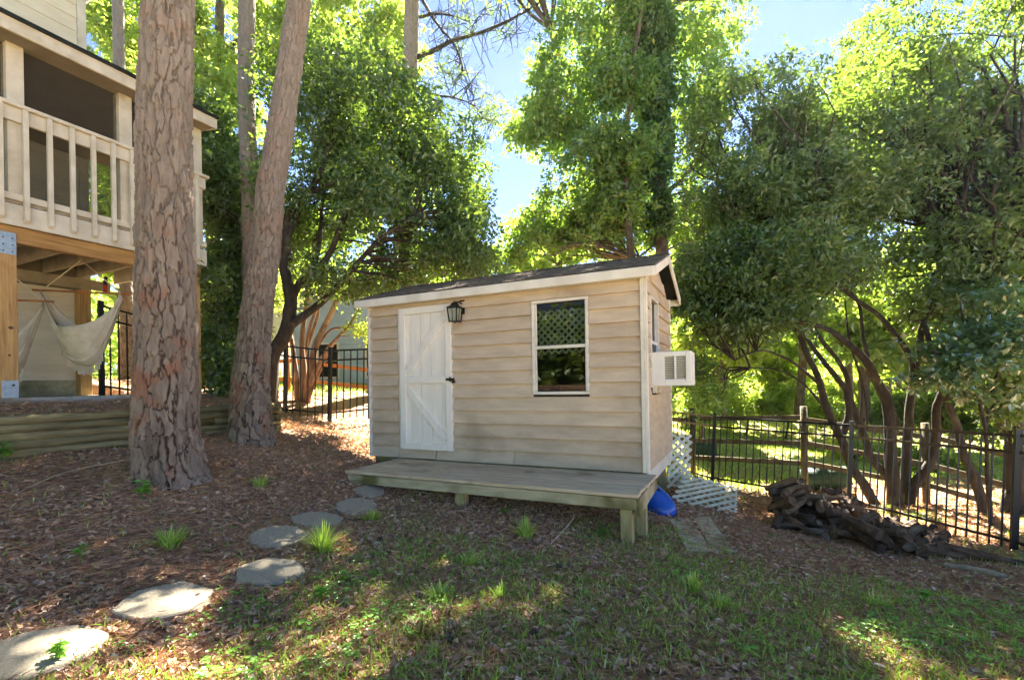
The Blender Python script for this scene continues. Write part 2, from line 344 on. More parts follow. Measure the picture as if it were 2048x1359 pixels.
# ------------------------------------------------------------------ leaf engine
def leafset(name, P, D, Nn, ln, wd, mat_, parent=None, fold=.15, kind=None, curl=0.0):
    n = len(P); D = D/np.linalg.norm(D, axis=1, keepdims=True); Sd = np.cross(D, Nn); Sd /= (np.linalg.norm(Sd, axis=1, keepdims=True)+1e-9); U = np.cross(Sd, D)
    ln = np.broadcast_to(ln, (n,))[:, None]; wd = np.broadcast_to(wd, (n,))[:, None]
    b = P; t = P+D*ln-U*ln*curl; l = P+D*ln*.42+Sd*wd*.5+U*wd*fold; r = P+D*ln*.42-Sd*wd*.5+U*wd*fold
    V = np.stack([b, l, t, r], 1).reshape(-1, 3); i = np.arange(n)*4
    F = np.concatenate([np.stack([i, i+2, i+1], 1), np.stack([i, i+3, i+2], 1)], 1).reshape(-1, 3)
    rd = np.repeat(rng.random(n), 2)
    return npmesh(name, V, F, mat_, parent, {'rnd': ('FACE', rd)}, kind=kind)
NL = 0
def crown(name, lobes, nspr, k, ln, mat_, parent, gap=.5, gs=1.1, droop=.2, shell=.45, wr=.5, sprig=.32, seed=0, kind=None, upn=.7):
    """lobes: (px, py, depth, rx_px, ry_px, rdepth_m, weight)"""
    global NL
    w = np.array([l[6] for l in lobes], float); w /= w.sum(); out = []
    for l, q in zip(lobes, w):
        m = int(nspr*q*2.2)+4; c = at(l[0], l[1], l[2]); a, b_ = l[3]/FPX*l[2], l[4]/FPX*l[2]
        d = rng.normal(size=(m, 3)); d /= np.linalg.norm(d, axis=1, keepdims=True); r = rng.random(m)**shell
        d *= r[:, None]*(1+.25*(rng.random(m)[:, None]-.5))
        p = c+d[:, :1]*a*Rv+d[:, 1:2]*l[5]*Fv+d[:, 2:]*b_*np.array([0, 0, 1.])
        nz = fbm(p[:, 0]*gs+seed, p[:, 1]*gs, p[:, 2]*gs, 3)
        thr = np.quantile(nz, gap) if gap > 0 else -1
        keep = (nz > thr); p = p[keep][:max(2, int(nspr*q))]; out.append(p)
    p = np.concatenate(out); m = len(p); m0 = m
    sd_ = rng.normal(size=(m, 3)); sd_[:, 2] = sd_[:, 2]*.5-droop; sd_ /= np.linalg.norm(sd_, axis=1, keepdims=True)
    P = np.repeat(p, k, 0); Sx = np.repeat(sd_, k, 0); t = np.tile((np.arange(k)+.5)/k, m)
    P = P+Sx*(t*sprig)[:, None]+rng.normal(size=P.shape)*sprig*.13
    D = Sx*.7+rng.normal(size=P.shape)*.75; D[:, 2] -= droop*.6
    Nn = rng.normal(size=P.shape)*.55; Nn[:, 2] += upn
    lens = ln*(.65+.7*rng.random(len(P)))
    NL += len(P)
    o = leafset(name, P, D, Nn, lens, lens*wr, mat_, parent, kind=kind, fold=.12, curl=.15)
    return o, p
def stems(name, paths, mat_, parent, n=9, sub=3):
    """paths: list of (pts [(px,py,depth)], r0, r1)"""
    mb = MB()
    for pts, r0, r1 in paths:
        P = spline([at(*q) for q in pts], max(4, len(pts)*sub)); m = len(P)
        P = P+ (np.stack([fbm(P[:, 2]*2.3, P[:, 0]), fbm(P[:, 2]*2.1+9, P[:, 1]), np.full(m, .5)], 1)-.5)*r0*.8
        mb.tube(P, [r0+(r1-r0)*i/(m-1) for i in range(m)], n, True, .06)
    return mb.build(name, mat_, parent)
def twigs(name, origins, targets, mat_, parent, r=.02, r1=.004, mx=90, sag=.1):
    """limbs from nearest point of the stems to the leafy targets"""
    mb = MB(); O = np.array(origins); T = targets[rng.permutation(len(targets))[:mx]]
    for t in T:
        d = np.linalg.norm(O-t, axis=1)+np.maximum(0, O[:, 2]-t[2])*1.5; o = O[np.argmin(d)]; L_ = np.linalg.norm(t-o)
        if L_ < .15: continue
        m1 = o*.62+t*.38+rng.normal(size=3)*L_*.07+np.array([0, 0, L_*.05]); m2 = o*.28+t*.72+rng.normal(size=3)*L_*.08
        P = spline([o, m1, m2, t], 8); rr = min(r*(.5+L_*.4), r*2.2); mb.tube(P, [rr+(r1-rr)*(i/7)**.8 for i in range(8)], 5, False)
    return mb.build(name, mat_, parent)
def vfaces(o): 
    p = np.empty(len(o.data.vertices)*3); o.data.vertices.foreach_get('co', p); return p.reshape(-1, 3)+np.array(PW(o))

# ------------------------------------------------------------------ pine trunks with plated bark
def pine(name, label, cs, depth, nu, nv, cw, ch, top, disp=.022, seed=0, group=None):
    """cs: (px, py, width_px) down the stem, first at top"""
    P = np.array([at(c[0], c[1], depth) for c in cs][::-1]); R = np.array([c[2]/2/FPX*depth/math.sqrt(1+((c[0]-CX)/FPX)**2) for c in cs][::-1])
    P[0, 2] = g1(P[0, 0], P[0, 1])-.12
    dirn = P[-1]-P[-2]; dirn /= np.linalg.norm(dirn); ext = (top-P[-1, 2])/dirn[2]
    e1 = P[-1]+dirn*ext*.5+np.array([0, 0, 0]); e2 = P[-1]+dirn*ext
    seen = len(P)
    A = np.concatenate([P, R[:, None]], 1); B = spline(A, nv); cen, rad = B[:, :3], B[:, 3]
    s = np.concatenate([[0], np.cumsum(np.linalg.norm(np.diff(cen, axis=0), axis=1))])
    th = np.arange(nu)/nu*2*np.pi; T, Sg = np.meshgrid(th, s); Rg = np.repeat(rad[:, None], nu, 1)
    Rm = R.mean(); nc = max(5, int(round(2*np.pi*Rm/cw))); hb = sst(.9, 0, Sg)
    wx = (fbm(np.cos(T)*3+seed, np.sin(T)*3, Sg*4, 3)-.5)*1.6+(fbm(np.cos(T)*14+seed, np.sin(T)*14, Sg*16, 2)-.5)*.45; wy = (fbm(np.cos(T)*4+5+seed, np.sin(T)*4, Sg*5, 3)-.5)*1.6+(fbm(np.cos(T)*13+5+seed, np.sin(T)*13, Sg*15, 2)-.5)*.5
    U = T/(2*np.pi)*nc+wx; Vv = Sg/ch+wy
    iu, iv = np.floor(U).astype(np.int64), np.floor(Vv).astype(np.int64); d1 = np.full(U.shape, 9.); d2 = d1.copy(); cid = np.zeros(U.shape); n1x = U*0; n1y = U*0; n2x = U*0; n2y = U*0
    dvv = np.zeros(U.shape)
    for a in (-1, 0, 1):
        for b in (-1, 0, 1):
            cu, cv = iu+a, iv+b; m = cu % nc
            jx = cu+.5+(_h(m, cv, np.int64(3+seed))-.5)*.75+(cv % 2)*.25; jy = cv+.5+(_h(m, cv, np.int64(11+seed))-.5)*.8
            d = np.sqrt((U-jx)**2+((Vv-jy)*1.0)**2); rr = _h(m, cv, np.int64(29+seed))
            nr = d < d1; n2 = (~nr) & (d < d2); n2x = np.where(nr, n1x, np.where(n2, jx, n2x)); n2y = np.where(nr, n1y, np.where(n2, jy, n2y)); n1x = np.where(nr, jx, n1x); n1y = np.where(nr, jy, n1y); d2 = np.where(nr, d1, np.minimum(d2, d)); cid = np.where(nr, rr, cid); dvv = np.where(nr, Vv-jy, dvv); d1 = np.where(nr, d, d1)
    ex_ = np.abs(n2x-n1x)/(np.hypot(n2x-n1x, n2y-n1y)+1e-6); crack = sst(.0+.02*ex_, .05+.20*ex_**2, d2-d1); fine = fbm(np.cos(T)*22+seed, np.sin(T)*22, Sg*26, 3)
    lf = fbm(np.cos(T)*6+seed+cid*9, np.sin(T)*6, Sg*7+cid*5, 5)*11; layers = (np.floor(lf)+sst(.0,.22,lf-np.floor(lf)))/11
    hgt = crack*(.5+.5*cid)+crack*(layers-.5)*2.2+(fine-.5)*.5-dvv*.3*crack
    flare = 1+.05*hb*(.6*np.sin(T*5+seed)+.5*np.sin(T*3+1+seed))*sst(.45, 0, Sg)
    rr = Rg*flare*(1+.03*np.sin(T*2+Sg))+hgt*disp*(.6+.4*Rg/Rm)-disp*.6
    tan = np.gradient(cen, axis=0); tan /= np.linalg.norm(tan, axis=1, keepdims=True)
    sx = np.cross(tan, Fv); sx /= np.linalg.norm(sx, axis=1, keepdims=True); sy = np.cross(tan, sx)
    Vx = cen[:, None]+(np.cos(T)[..., None]*sx[:, None]+np.sin(T)[..., None]*sy[:, None])*rr[..., None]
    idx = np.arange(nu*nv).reshape(nv, nu); nxt = np.roll(idx, -1, 1)
    Fq = np.stack([idx[:-1], nxt[:-1], nxt[1:], idx[1:]], -1).reshape(-1, 4)
    base = cen[0]; t = thing(name, label, 'tree', (base[0], base[1], base[2]+.1), group)
    npmesh('trunk', Vx.reshape(-1, 3), Fq, M['pinebark'], t, {'plate': ('POINT', (cid*.45+np.clip((layers-.5)*1.6+.5,0,1)*.55).ravel()), 'crack': ('POINT', crack.ravel())}, smooth=True)
    r0 = rad[-1]; ex = spline([cen[-2], cen[-1], e1, e2], 14)[4:]; mb = MB(); mb.tube(ex, [r0*(1-.6*i/(len(ex)-1)) for i in range(len(ex))], 14)
    mb.build('upper_trunk', M['pinebark'], t)
    return t, e2, ex
def pinecrown(t, ex, spread, n=22, seed=0):
    mb = MB(); pts = []
    for i in range(n):
        o = ex[int(len(ex)*.35)+int(rng.random()*len(ex)*.64)]; a = rng.random()*2*np.pi; l = spread*(.4+.6*rng.random())
        e = o+np.array([math.cos(a)*l, math.sin(a)*l, l*(.1+.4*rng.random())]); P = spline([o, (o+e)/2+[0, 0, -.15*l], e], 7)
        mb.tube(P, [.05*(1-j/7)+.01 for j in range(7)], 5, False)
        for j in range(14): pts.append(P[3+rng.integers(0, 4)]+rng.normal(size=3)*.45)
    mb.build('limbs', M['darkbark'], t)['kind'] = 'stuff'
    p = np.repeat(np.array(pts), 46, 0); d = rng.normal(size=p.shape); d[:, 2] += .3
    leafset('crown', p, d, rng.normal(size=p.shape), .2, .016, M['needle'], t, fold=0, kind='stuff')

p1, e, ex1 = pine('pine_tree', 'thick pine trunk with coarse plated bark in front of the screened porch', [(337,-30,108),(334,100,110),(330,220,111),(329,400,113),(332,600,121),(332,780,127),(334,870,134),(337,925,138),(341,955,146),(344,975,160)], 4.35, 320, 800, .10, .24, 13, .026, 3)
pinecrown(p1, ex1, 3.6, 18)
p2, e, ex2 = pine('pine_tree', 'leaning pine trunk with finer bark at the end of the timber wall', [(602,-30,45),(596,20,46),(587,77,48),(575,168,50),(560,268,53),(541,383,57),(531,497,60),(517,600,62),(507,700,66),(501,780,76),(502,840,84),(505,888,100)], 5.9, 220, 700, .075, .13, 15, .018, 5)
pinecrown(p2, ex2, 3.6, 18)
p3, e, ex3 = pine('pine_tree', 'slim straight pine trunk just behind the leaning pine', [(494,-30,32),(493,100,33),(494,240,34),(499,345,36),(503,500,38),(506,650,40),(508,760,46),(510,812,56)], 8.4, 120, 420, .09, .13, 17, .015, 8)
pinecrown(p3, ex3, 3.0)
p4, e, ex4 = pine('pine_tree', 'distant pine trunk rising above the dark evergreen crown left of the open sky', [(824,-30,28),(822,80,30),(818,160,31),(812,300,34),(806,450,36),(802,600,38),(800,700,42),(800,752,50)], 13.5, 100, 380, .1, .15, 19, .02, 12)
pinecrown(p4, ex4, 4.6, 26)  # crown above the frame widened to dapple the yard
p5, e, ex5 = pine('pine_tree', 'sunlit pine trunk seen beyond the patio between the hammock and the thick pine', [(236,-30,24),(238,100,24),(243,300,26),(250,500,27),(254,600,29),(256,700,31),(257,745,36),(257,775,50)], 11.0, 80, 300, .1, .14, 17, .015, 15)
pinecrown(p5, ex5, 3.0)
# bare lower branches of the distant pine
def deadbranch(t):
    mb = MB(); D = 13.5
    for pts, r in [([(826,118,D),(870,100,D),(905,82,D),(960,66,D),(1010,45,D-.5),(1060,18,D-1),(1100,-10,D-1)], .075),
                   ([(840,-10,D),(862,30,D),(885,62,D),(905,84,D),(925,130,D),(925,150,D-.3)], .05),
                   ([(838,35,D),(870,28,D),(905,32,D),(940,45,D)], .05), ([(905,84,D),(918,110,D),(925,140,D),(905,170,D)], .03),
                   ([(830,175,D),(870,190,D),(905,195,D),(945,210,D),(975,240,D)], .04), ([(905,195,D),(930,175,D),(945,165,D)], .02),
                   ([(945,210,D),(960,232,D),(990,240,D-.4)], .02), ([(940,70,D),(950,45,D),(975,10,D)], .025), ([(975,62,D),(1000,62,D),(1020,72,D)], .02)]:
        P = spline([at(*q) for q in pts], len(pts)*4); mb.tube(P, [r*(1-.75*i/(len(P)-1)) for i in range(len(P))], 6)
        for j in range(5, len(P)):
            for _ in range(2):
                o = P[j]; e = o+rng.normal(size=3)*.35; e2 = e+rng.normal(size=3)*.22; mb.tube([o, e, e2], [.014, .009, .003], 4, False)
    mb.build('branch', M['darkbark'], t)
deadbranch(p4)
lob = [(900,140,13.5,60,40,1,1),(960,230,13.5,50,35,1,1.2),(930,60,13.5,60,30,1,.6),(1010,50,13,50,30,1,.4),(985,240,13.3,30,25,.6,.6),(760,60,14,110,60,1.4,1.0)]
crown('foliage', lob, 230, 8, .11, M['needle'], p4, gap=.6, gs=1.5, kind='stuff', wr=.35)

# ------------------------------------------------------------------ broadleaf trees
def tree(name, label, base, paths, lobes, nspr, k, ln, lm, bm, gap=.5, gs=1.1, tw=90, tr=.022, group=None, **kw):
    b = at(*base); t = thing(name, label, 'tree', (b[0], b[1], g1(b[0], b[1])), group)
    s = stems('trunk', paths, bm, t)
    o, p = crown('crown', lobes, nspr, k, ln, lm, t, gap, gs, kind='stuff', **kw)
    if tw: twigs('limbs', vfaces(s), p, bm, t, tr, mx=tw)['kind'] = 'stuff'
    return t
# dark evergreen left of the shed
D = 8.0
tree('evergreen_tree', 'dark evergreen tree with forking curved trunk between the pines and the shed', (540,830,D), [
 ([(533,850,D),(537,790,D),(545,715,D),(571,663,D),(581,610,D),(575,571,D),(566,530,D),(578,470,D),(600,410,D),(650,330,D),(660,230,D)], .15, .03),
 ([(560,690,D),(575,655,D),(610,629,D),(655,594,D),(709,533,D-.2),(760,480,D-.4),(830,430,D-.6)], .09, .02),
 ([(583,600,D),(600,565,D),(629,548,D),(665,500,D),(690,430,D),(724,375,D),(793,337,D),(850,350,D)], .07, .02),
 ([(580,520,D),(572,460,D),(583,409,D),(625,383,D),(724,344,D+.3),(793,333,D+.4)], .06, .02),
 ([(625,550,D),(640,480,D+.3),(650,380,D+.5),(700,250,D+.5)], .05, .015)],
 [(660,230,8.5,120,110,1.6,1.3),(780,260,8.5,110,100,1.6,1.2),(880,330,8.4,85,90,1.4,1.0),(640,390,8.8,130,90,1.5,1.1),(800,430,8.3,150,90,1.5,1.3),
  (900,480,8.3,90,70,1.3,.8),(700,130,9,90,60,1.5,.5),(960,520,9,60,40,1,.35),(760,540,8.6,150,45,1.2,.7),(590,470,9.3,60,90,1,.5),(690,560,8.0,70,30,.8,.25),(930,400,8.8,50,70,1,.4)],
 4900, 14, .085, M['leaf_dark'], M['darkbark'], gap=.58, gs=2.0, tw=150)
tree('evergreen_tree', 'bushy dark evergreen tree hanging between the porch corner and the leaning pine', (440,800,8.9), [
 ([(445,812,8.9),(440,740,8.9),(448,640,8.9),(436,520,8.9),(440,420,9)], .07, .02), ([(448,640,8.9),(470,560,8.7),(480,450,8.6)], .03, .01)],
 [(440,400,8.8,55,130,.9,1.2),(450,560,8.6,50,90,.8,1.1),(440,270,9.2,55,60,1,.7),(475,640,8.4,30,50,.5,.4),(410,640,9.2,30,50,.5,.25),(440,700,8.4,30,55,.5,.5)], 3200, 14, .09, M['leaf_dark'], M['darkbark'], gap=.45, gs=1.5, tw=60)
# pale tall tree, upper left, beyond the pines
tree('hardwood_tree', 'tall loose pale green tree high behind the pines at upper left', (430,800,15), [
 ([(436,800,15),(430,600,15),(420,400,15),(432,200,15),(440,-60,15)], .22, .12), ([(425,330,15),(380,240,15),(330,180,15),(250,120,15)], .09, .03),
 ([(430,160,15),(460,90,15),(560,60,15),(680,50,14.5),(760,40,14.5)], .08, .02), ([(425,250,15),(400,60,15),(390,-40,15)], .08, .04), ([(425,120,15),(395,90,14.5),(370,70,14)], .06, .03)],
 [(220,120,15,90,120,2,.7),(420,60,15,120,90,2,1.1),(560,50,15,110,70,2,.8),(700,40,14.5,110,60,2,.7),(430,220,15,80,90,1.6,.7),(240,300,16,70,90,2,.6),(440,-120,15,250,110,3,.6),(220,30,15,60,60,2,.4),(800,90,15,60,50,1.5,.25)],
 4200, 13, .16, M['leaf_light'], M['bark'], gap=.55, gs=.8, tw=90, tr=.03)
# crape myrtle behind the left fence
tree('crape_myrtle_tree', 'multi stemmed tree with smooth reddish bark behind the black fence beside the shed', (605,815,10.2), [
 ([(595,815,10.2),(592,760,10.2),(586,700,10.2),(578,640,10.2),(585,560,10.2)], .07, .03), ([(603,818,10.2),(606,740,10.2),(604,680,10.2),(612,620,10.3),(622,560,10.3)], .08, .03),
 ([(610,818,10.2),(620,750,10.1),(632,690,10.1),(655,640,10.1),(678,590,10.1),(700,560,10.1)], .09, .035), ([(612,815,10.3),(612,730,10.4),(618,660,10.4),(640,600,10.5)], .06, .025),
 ([(620,770,10),(650,705,10),(680,670,9.9),(705,640,9.9),(725,600,9.9)], .05, .015), ([(630,700,10.2),(660,660,10.2),(690,655,10.2),(715,650,10.3)], .03, .012), ([(600,730,10.2),(630,650,10.6),(640,600,10.6)], .05, .02), ([(615,800,10.1),(640,740,10.1),(665,690,10.0),(690,660,10.0)], .045, .015)],
 [(640,550,10.6,80,35,1,1),(720,555,10.5,70,35,1,1),(560,590,10.6,40,35,.7,.4),(725,650,9.9,20,25,.4,.2)], 560, 12, .075, M['leaf_light'], M['redbark'], gap=.5, gs=1.6, tw=60, tr=.014)
# ivy-clad tall tree behind the shed
tree('ivy_clad_tree', 'tall tree wrapped in ivy with pale green crown rising behind the shed roof', (1325,800,12.5), [
 ([(1326,830,12.5),(1324,600,12.5),(1321,480,12.5),(1316,330,12.5),(1308,200,12.5),(1300,60,12.5),(1292,-80,12.5),(1280,-300,12.5)], .17, .16),
 ([(1330,390,12.5),(1370,350,12.3),(1420,300,12),(1470,230,11.8)], .06, .03), ([(1320,480,12.5),(1270,520,12.2)], .04, .02),
 ([(1305,150,12.5),(1240,100,12.5),(1160,70,12.5),(1100,60,12.5)], .06, .02), ([(1318,330,12.5),(1240,290,12.5),(1170,300,12.3),(1080,250,12)], .05, .015), ([(1300,60,12.5),(1360,0,12.5),(1420,-60,12.5)], .07, .04)],
 [(1190,110,12.5,110,110,2,1.2),(1140,240,12.5,110,70,1.6,1.0),(1200,340,12.5,110,80,1.6,1.1),(1130,430,12.5,90,60,1.5,.8),(1200,470,12.5,110,50,1.5,.8),(1240,20,12.5,130,80,2,1.1),
  (1400,60,13,90,110,2,1.0),(1390,220,13,60,90,1.6,.7),(1400,400,13,80,100,1.6,1.0),(1060,260,12,50,40,1,.3),(1090,160,12.5,50,60,1,.3),(1280,-180,12.5,300,140,4,.55),(1170,-130,12.5,130,80,2.5,1.0),(1050,-150,12.5,130,75,2.5,.8),(920,-150,12.2,110,70,2,.55),(1075,480,13,70,50,1.5,.5),(1280,400,13.5,50,110,1,.5),(1020,520,13,50,30,1,.3)],  # lobes above the frame left of the stem are added to shade the yard
 6400, 13, .12, M['leaf_mid'], M['bark'], gap=.55, gs=1.7, tw=120, tr=.03)
iv = bpy.data.objects[[o.name for o in bpy.data.objects if o.name.startswith('ivy_clad_tree')][0]]
crown('ivy', [(1320,440,12.5,26,70,.35,.6),(1314,300,12.5,36,80,.45,1.0),(1306,180,12.5,48,80,.6,1.2),(1298,60,12.5,58,90,.7,1.4),(1290,-60,12.5,60,80,.7,1)], 2600, 14, .12, M['leaf_ivy'], iv, gap=.12, gs=2.5, kind='stuff', sprig=.25, shell=.6)
tree('slender_tree', 'slender pale trunk beside the ivy covered tree above the shed roof', (1265,800,11.5), [
 ([(1268,830,11.5),(1266,600,11.5),(1262,520,11.5),(1256,440,11.5),(1253,370,11.5),(1250,280,11.5),(1262,180,11.5),(1275,60,11.5),(1300,-60,11.5)], .1, .05)],
 [(1240,300,11.5,70,70,1,1),(1250,180,11.5,60,70,1,1),(1230,430,11.8,70,50,1,.8)], 900, 13, .12, M['leaf_mid'], M['bark'], gap=.5, tw=30)
# the arching clump behind the right fence
D = 7.8
A = [([(1765,1050,D),(1751,1008,D),(1703,934,D),(1682,872,D),(1655,824,D),(1639,765,D),(1618,711,D),(1594,663,D),(1545,600,D-.3),(1500,560,D-.5)], .085, .025),
 ([(1684,876,D),(1697,832,D),(1693,784,D),(1677,760,D),(1650,725,D),(1615,677,D+.2),(1585,620,D+.3),(1570,540,D+.3)], .06, .022),
 ([(1805,1050,D),(1800,1010,D),(1776,958,D+.1),(1741,912,D+.1),(1727,864,D+.1),(1703,810,D+.2),(1695,757,D+.2),(1674,717,D+.2),(1634,666,D+.2),(1600,600,D+.2)], .075, .025),
 ([(1790,1040,D),(1783,944,D),(1778,824,D),(1762,776,D),(1741,738,D-.1),(1719,709,D-.2),(1687,679,D-.3),(1650,655,D-.5),(1580,640,D-.6)], .1, .03),
 ([(1808,1040,D+.1),(1812,930,D+.1),(1815,859,D+.1),(1822,800,D+.1),(1832,740,D+.1),(1845,650,D+.1),(1877,560,D+.1),(1877,450,D)], .08, .035),
 ([(1815,1030,D),(1825,971,D),(1856,934,D-.1),(1869,891,D-.1),(1872,824,D-.2),(1887,780,D-.3),(1905,700,D-.3),(1926,600,D-.3),(1961,520,D-.4)], .085, .035),
 ([(1780,880,D),(1795,840,D+.1),(1760,790,D+.2),(1730,700,D+.2),(1716,601,D+.2),(1670,562,D+.2)], .04, .02),
 ([(1828,760,D-.1),(1820,715,D-.1),(1768,639,D-.1),(1716,601,D-.2),(1670,562,D-.3),(1640,500,D-.3)], .05, .02),
 ([(1640,770,D),(1600,735,D-.2),(1570,715,D-.3),(1520,700,D-.4),(1470,720,D-.4)], .028, .01), ([(1655,824,D),(1610,770,D),(1560,740,D),(1500,735,D)], .022, .008),
 ([(1720,860,D+.3),(1722,760,D+.3),(1700,690,D+.3),(1690,600,D+.3)], .022, .012), ([(1735,860,D+.3),(1728,780,D+.3),(1712,720,D+.3)], .018, .01)]
tree('arching_evergreen_tree', 'large many stemmed evergreen arching left over the fence and woodpile', (1795,1030,D), A,
 [(1480,240,8.4,110,100,1.5,1.2),(1620,250,8.2,140,100,1.5,1.4),(1470,400,8.0,110,90,1.3,1.3),(1600,400,7.8,140,100,1.4,1.6),(1440,540,7.6,85,80,1,1.2),(1560,530,7.4,120,80,1.2,1.4),
  (1470,640,7.4,70,45,.8,.6),(1720,420,8.2,120,90,1.4,1.1),(1700,300,8.6,120,90,1.5,1.0),(1390,620,7.8,35,70,.5,.45),(1690,520,7.8,100,60,1,.7),(1400,740,8.6,40,70,.5,.25),(1570,620,7.4,80,40,.8,.4)],
 6200, 14, .08, M['leaf_dark'], M['darkbark'], gap=.52, gs=2.1, tw=200)
# right edge tree, hardwood
D = 7.0
tree('hardwood_tree', 'forked dark trunk at the right edge behind the last fence post', (2020,1080,D), [
 ([(2030,1100,D),(2030,980,D),(2030,860,D),(2024,760,D),(2035,680,D),(2045,560,D)], .15, .07), ([(1975,1090,D),(1966,1010,D),(1950,956,D),(1925,904,D),(1912,850,D),(1893,795,D),(1868,730,D),(1850,640,D)], .075, .03),
 ([(2026,880,D),(1990,840,D),(1960,800,D),(1930,780,D),(1905,775,D)], .03, .012), ([(2028,800,D),(2010,720,D),(2000,650,D),(1980,560,D)], .06, .03), ([(2010,1090,D),(2010,1010,D),(2045,930,D)], .06, .05)],
 [(1850,120,9,140,110,1.6,1.2),(1980,220,8,110,130,1.6,1.5),(1860,300,8,130,90,1.4,1.1),(1980,430,7.5,90,100,1.2,1.1),(1880,520,7.6,110,80,1.2,.8),(1990,600,7.2,80,80,1,.7),(1990,40,8.5,110,90,2,1.1),(1760,160,9,90,70,1.4,.5),(2100,300,7.5,80,300,1.5,1.6),(1995,690,6.9,80,70,.7,.55),(1880,600,7.2,80,50,.7,.5),(2040,800,6.6,30,60,.5,.25),(1740,40,10,60,40,1,.2)],
 5200, 13, .088, M['leaf_dark'], M['darkbark'], gap=.5, gs=1.3, tw=140)
# sunlit low maple branch at the right
tree('young_maple_tree', 'young maple with shining wet looking leaves in front of the trunks at right', (1990,1060,6.4), [
 ([(1985,1075,6.4),(1975,960,6.4),(1970,860,6.3),(1950,780,6.2),(1900,720,6.1),(1860,700,6.0)], .03, .01), ([(1970,860,6.3),(1990,760,6.2),(2030,690,6.1)], .018, .006), ([(1950,780,6.2),(1930,660,6.1),(1920,600,6.1)], .016, .006)],
 [(1930,725,6.1,95,22,.7,1.2),(1870,755,6.1,60,14,.5,.6),(1960,665,6.2,90,22,.7,1),(2030,700,6.1,60,40,.7,.7),(2000,790,6.1,50,20,.5,.3),(1900,690,6.2,70,12,.5,.5),(1980,600,6.3,80,20,.6,.5)], 620, 10, .08, M['leaf_maple'], M['darkbark'], gap=.35, gs=2.0, tw=40, tr=.008, wr=.75, droop=.05, upn=1.6, sprig=.22)
# small understory shrub by the leaning pine
tree('small_shrub', 'small dark leafy shrub in front of the fence left of the leaning pine', (455,800,7.4), [([(462,815,7.4),(452,760,7.4),(440,700,7.4)], .02, .008)],
 [(445,715,7.3,35,30,.4,1),(455,760,7.2,25,30,.3,.7),(420,670,7.6,30,25,.3,.5),(410,560,7.0,20,14,.25,.35)], 420, 11, .08, M['leaf_dark'], M['darkbark'], gap=.3, tw=14, tr=.006)

# middle-distance trees and far woods
def bgtree(px, py, d, w, hh, label, lm, nspr, ln, base=None, seed=0):
    lobes = []
    for i in range(7): lobes.append((px+random.uniform(-.6, .6)*w, py+random.uniform(-.6, .6)*hh, d+random.uniform(-1, 1), w*random.uniform(.4, .65), hh*random.uniform(.35, .55), w/FPX*d*.5, 1))
    bx = px+random.uniform(-.2, .2)*w
    tree('woodland_tree', label, (bx, 800, d), [([(bx, 840, d), (bx+8, 700, d), (px, py+hh*.3, d), (px-5, py-hh*.6, d)], .16, .04)], lobes, nspr, 11, ln, lm, M['bark'], gap=.45, gs=.7, tw=24, tr=.04, group='woodland trees beyond the fences')
wt = [(1450,640,14,110,110),(1600,600,16,130,130),(1750,640,14,130,120),(1900,640,13,130,130),(2060,600,12,120,200),(1380,560,18,80,120),(1530,700,19,150,90),(1700,560,18,150,90),(1900,540,17,150,100),
      (1120,500,19,110,60),(880,540,18,120,50),(320,560,14,130,120),(250,420,18,110,160),(450,560,18,80,140),(620,470,20.5,110,70),(760,330,20,120,130),(100,640,16,160,120),(1800,760,20,180,70),(1420,780,17,80,60)]
LB = ['bright backlit woodland tree right above the lattice panel','woodland tree behind the tall wooden fence post','woodland tree seen between the arching stems','woodland tree behind the young maple leaves','woodland tree at the right edge behind the forked trunk','tall woodland tree right of the shed gable','low sunlit woodland tree left of the arching stems','tall woodland tree above the arching evergreen','tall woodland tree behind the right edge crown',
      'distant tree low above the shed roof at the open sky','distant tree just above the left half of the shed roof','yellow green tree beyond the patio fence','tree seen through the porch screen','tree behind the slim straight pine','tree filling the gap right of the leaning pine','distant tree behind the distant pine trunk','tree behind the house wall corner','low distant foliage under the right hand trees','low foliage directly right of the air conditioner']
for i, (a, b_, d, w_, h_) in enumerate(wt):
    bgtree(a, b_, d, w_, h_, LB[i], M['leaf_light'] if i % 3 != 1 else M['leaf_mid'], int(420+w_*h_*.012), .15+.006*d)
def shrub(px, py, d, w, hh, label):
    tree('woodland_shrub', label, (px, 860, d), [([(px, 885, d), (px+6, 840, d), (px-4, py, d)], .05, .02)],
      [(px+random.uniform(-.5, .5)*w, py+random.uniform(-.4, .5)*hh, d+random.uniform(-.8, .8), w*.5, hh*.5, 1.2, 1) for _ in range(5)], 420, 11, .13, random.choice([M['leaf_mid'], M['leaf_light']]), M['bark'], gap=.4, gs=1.2, tw=14, tr=.02, group='shrubs at the edge of the woods')
for a in [(1400,800,13,45,45,'shrub behind the leftmost wooden fence post at right'),(1490,795,17,60,50,'shrub between the two left wooden fence posts'),(1570,800,18,50,45,'shrub left of the tall pale wooden post'),(1665,815,17,60,45,'shrub behind the left arching stem'),
          (1765,810,15,60,55,'shrub behind the middle arching stems'),(1860,815,14,60,60,'shrub between the arching stems and the forked trunk'),(1940,830,13,50,60,'shrub left of the forked trunk'),(2035,820,12,60,70,'shrub at the right frame edge behind the forked trunk'),
          (1720,900,13,40,28,'low shrub behind the woodpile'),(1905,930,11,45,35,'low shrub behind the fence bottom at right')]: shrub(*a)
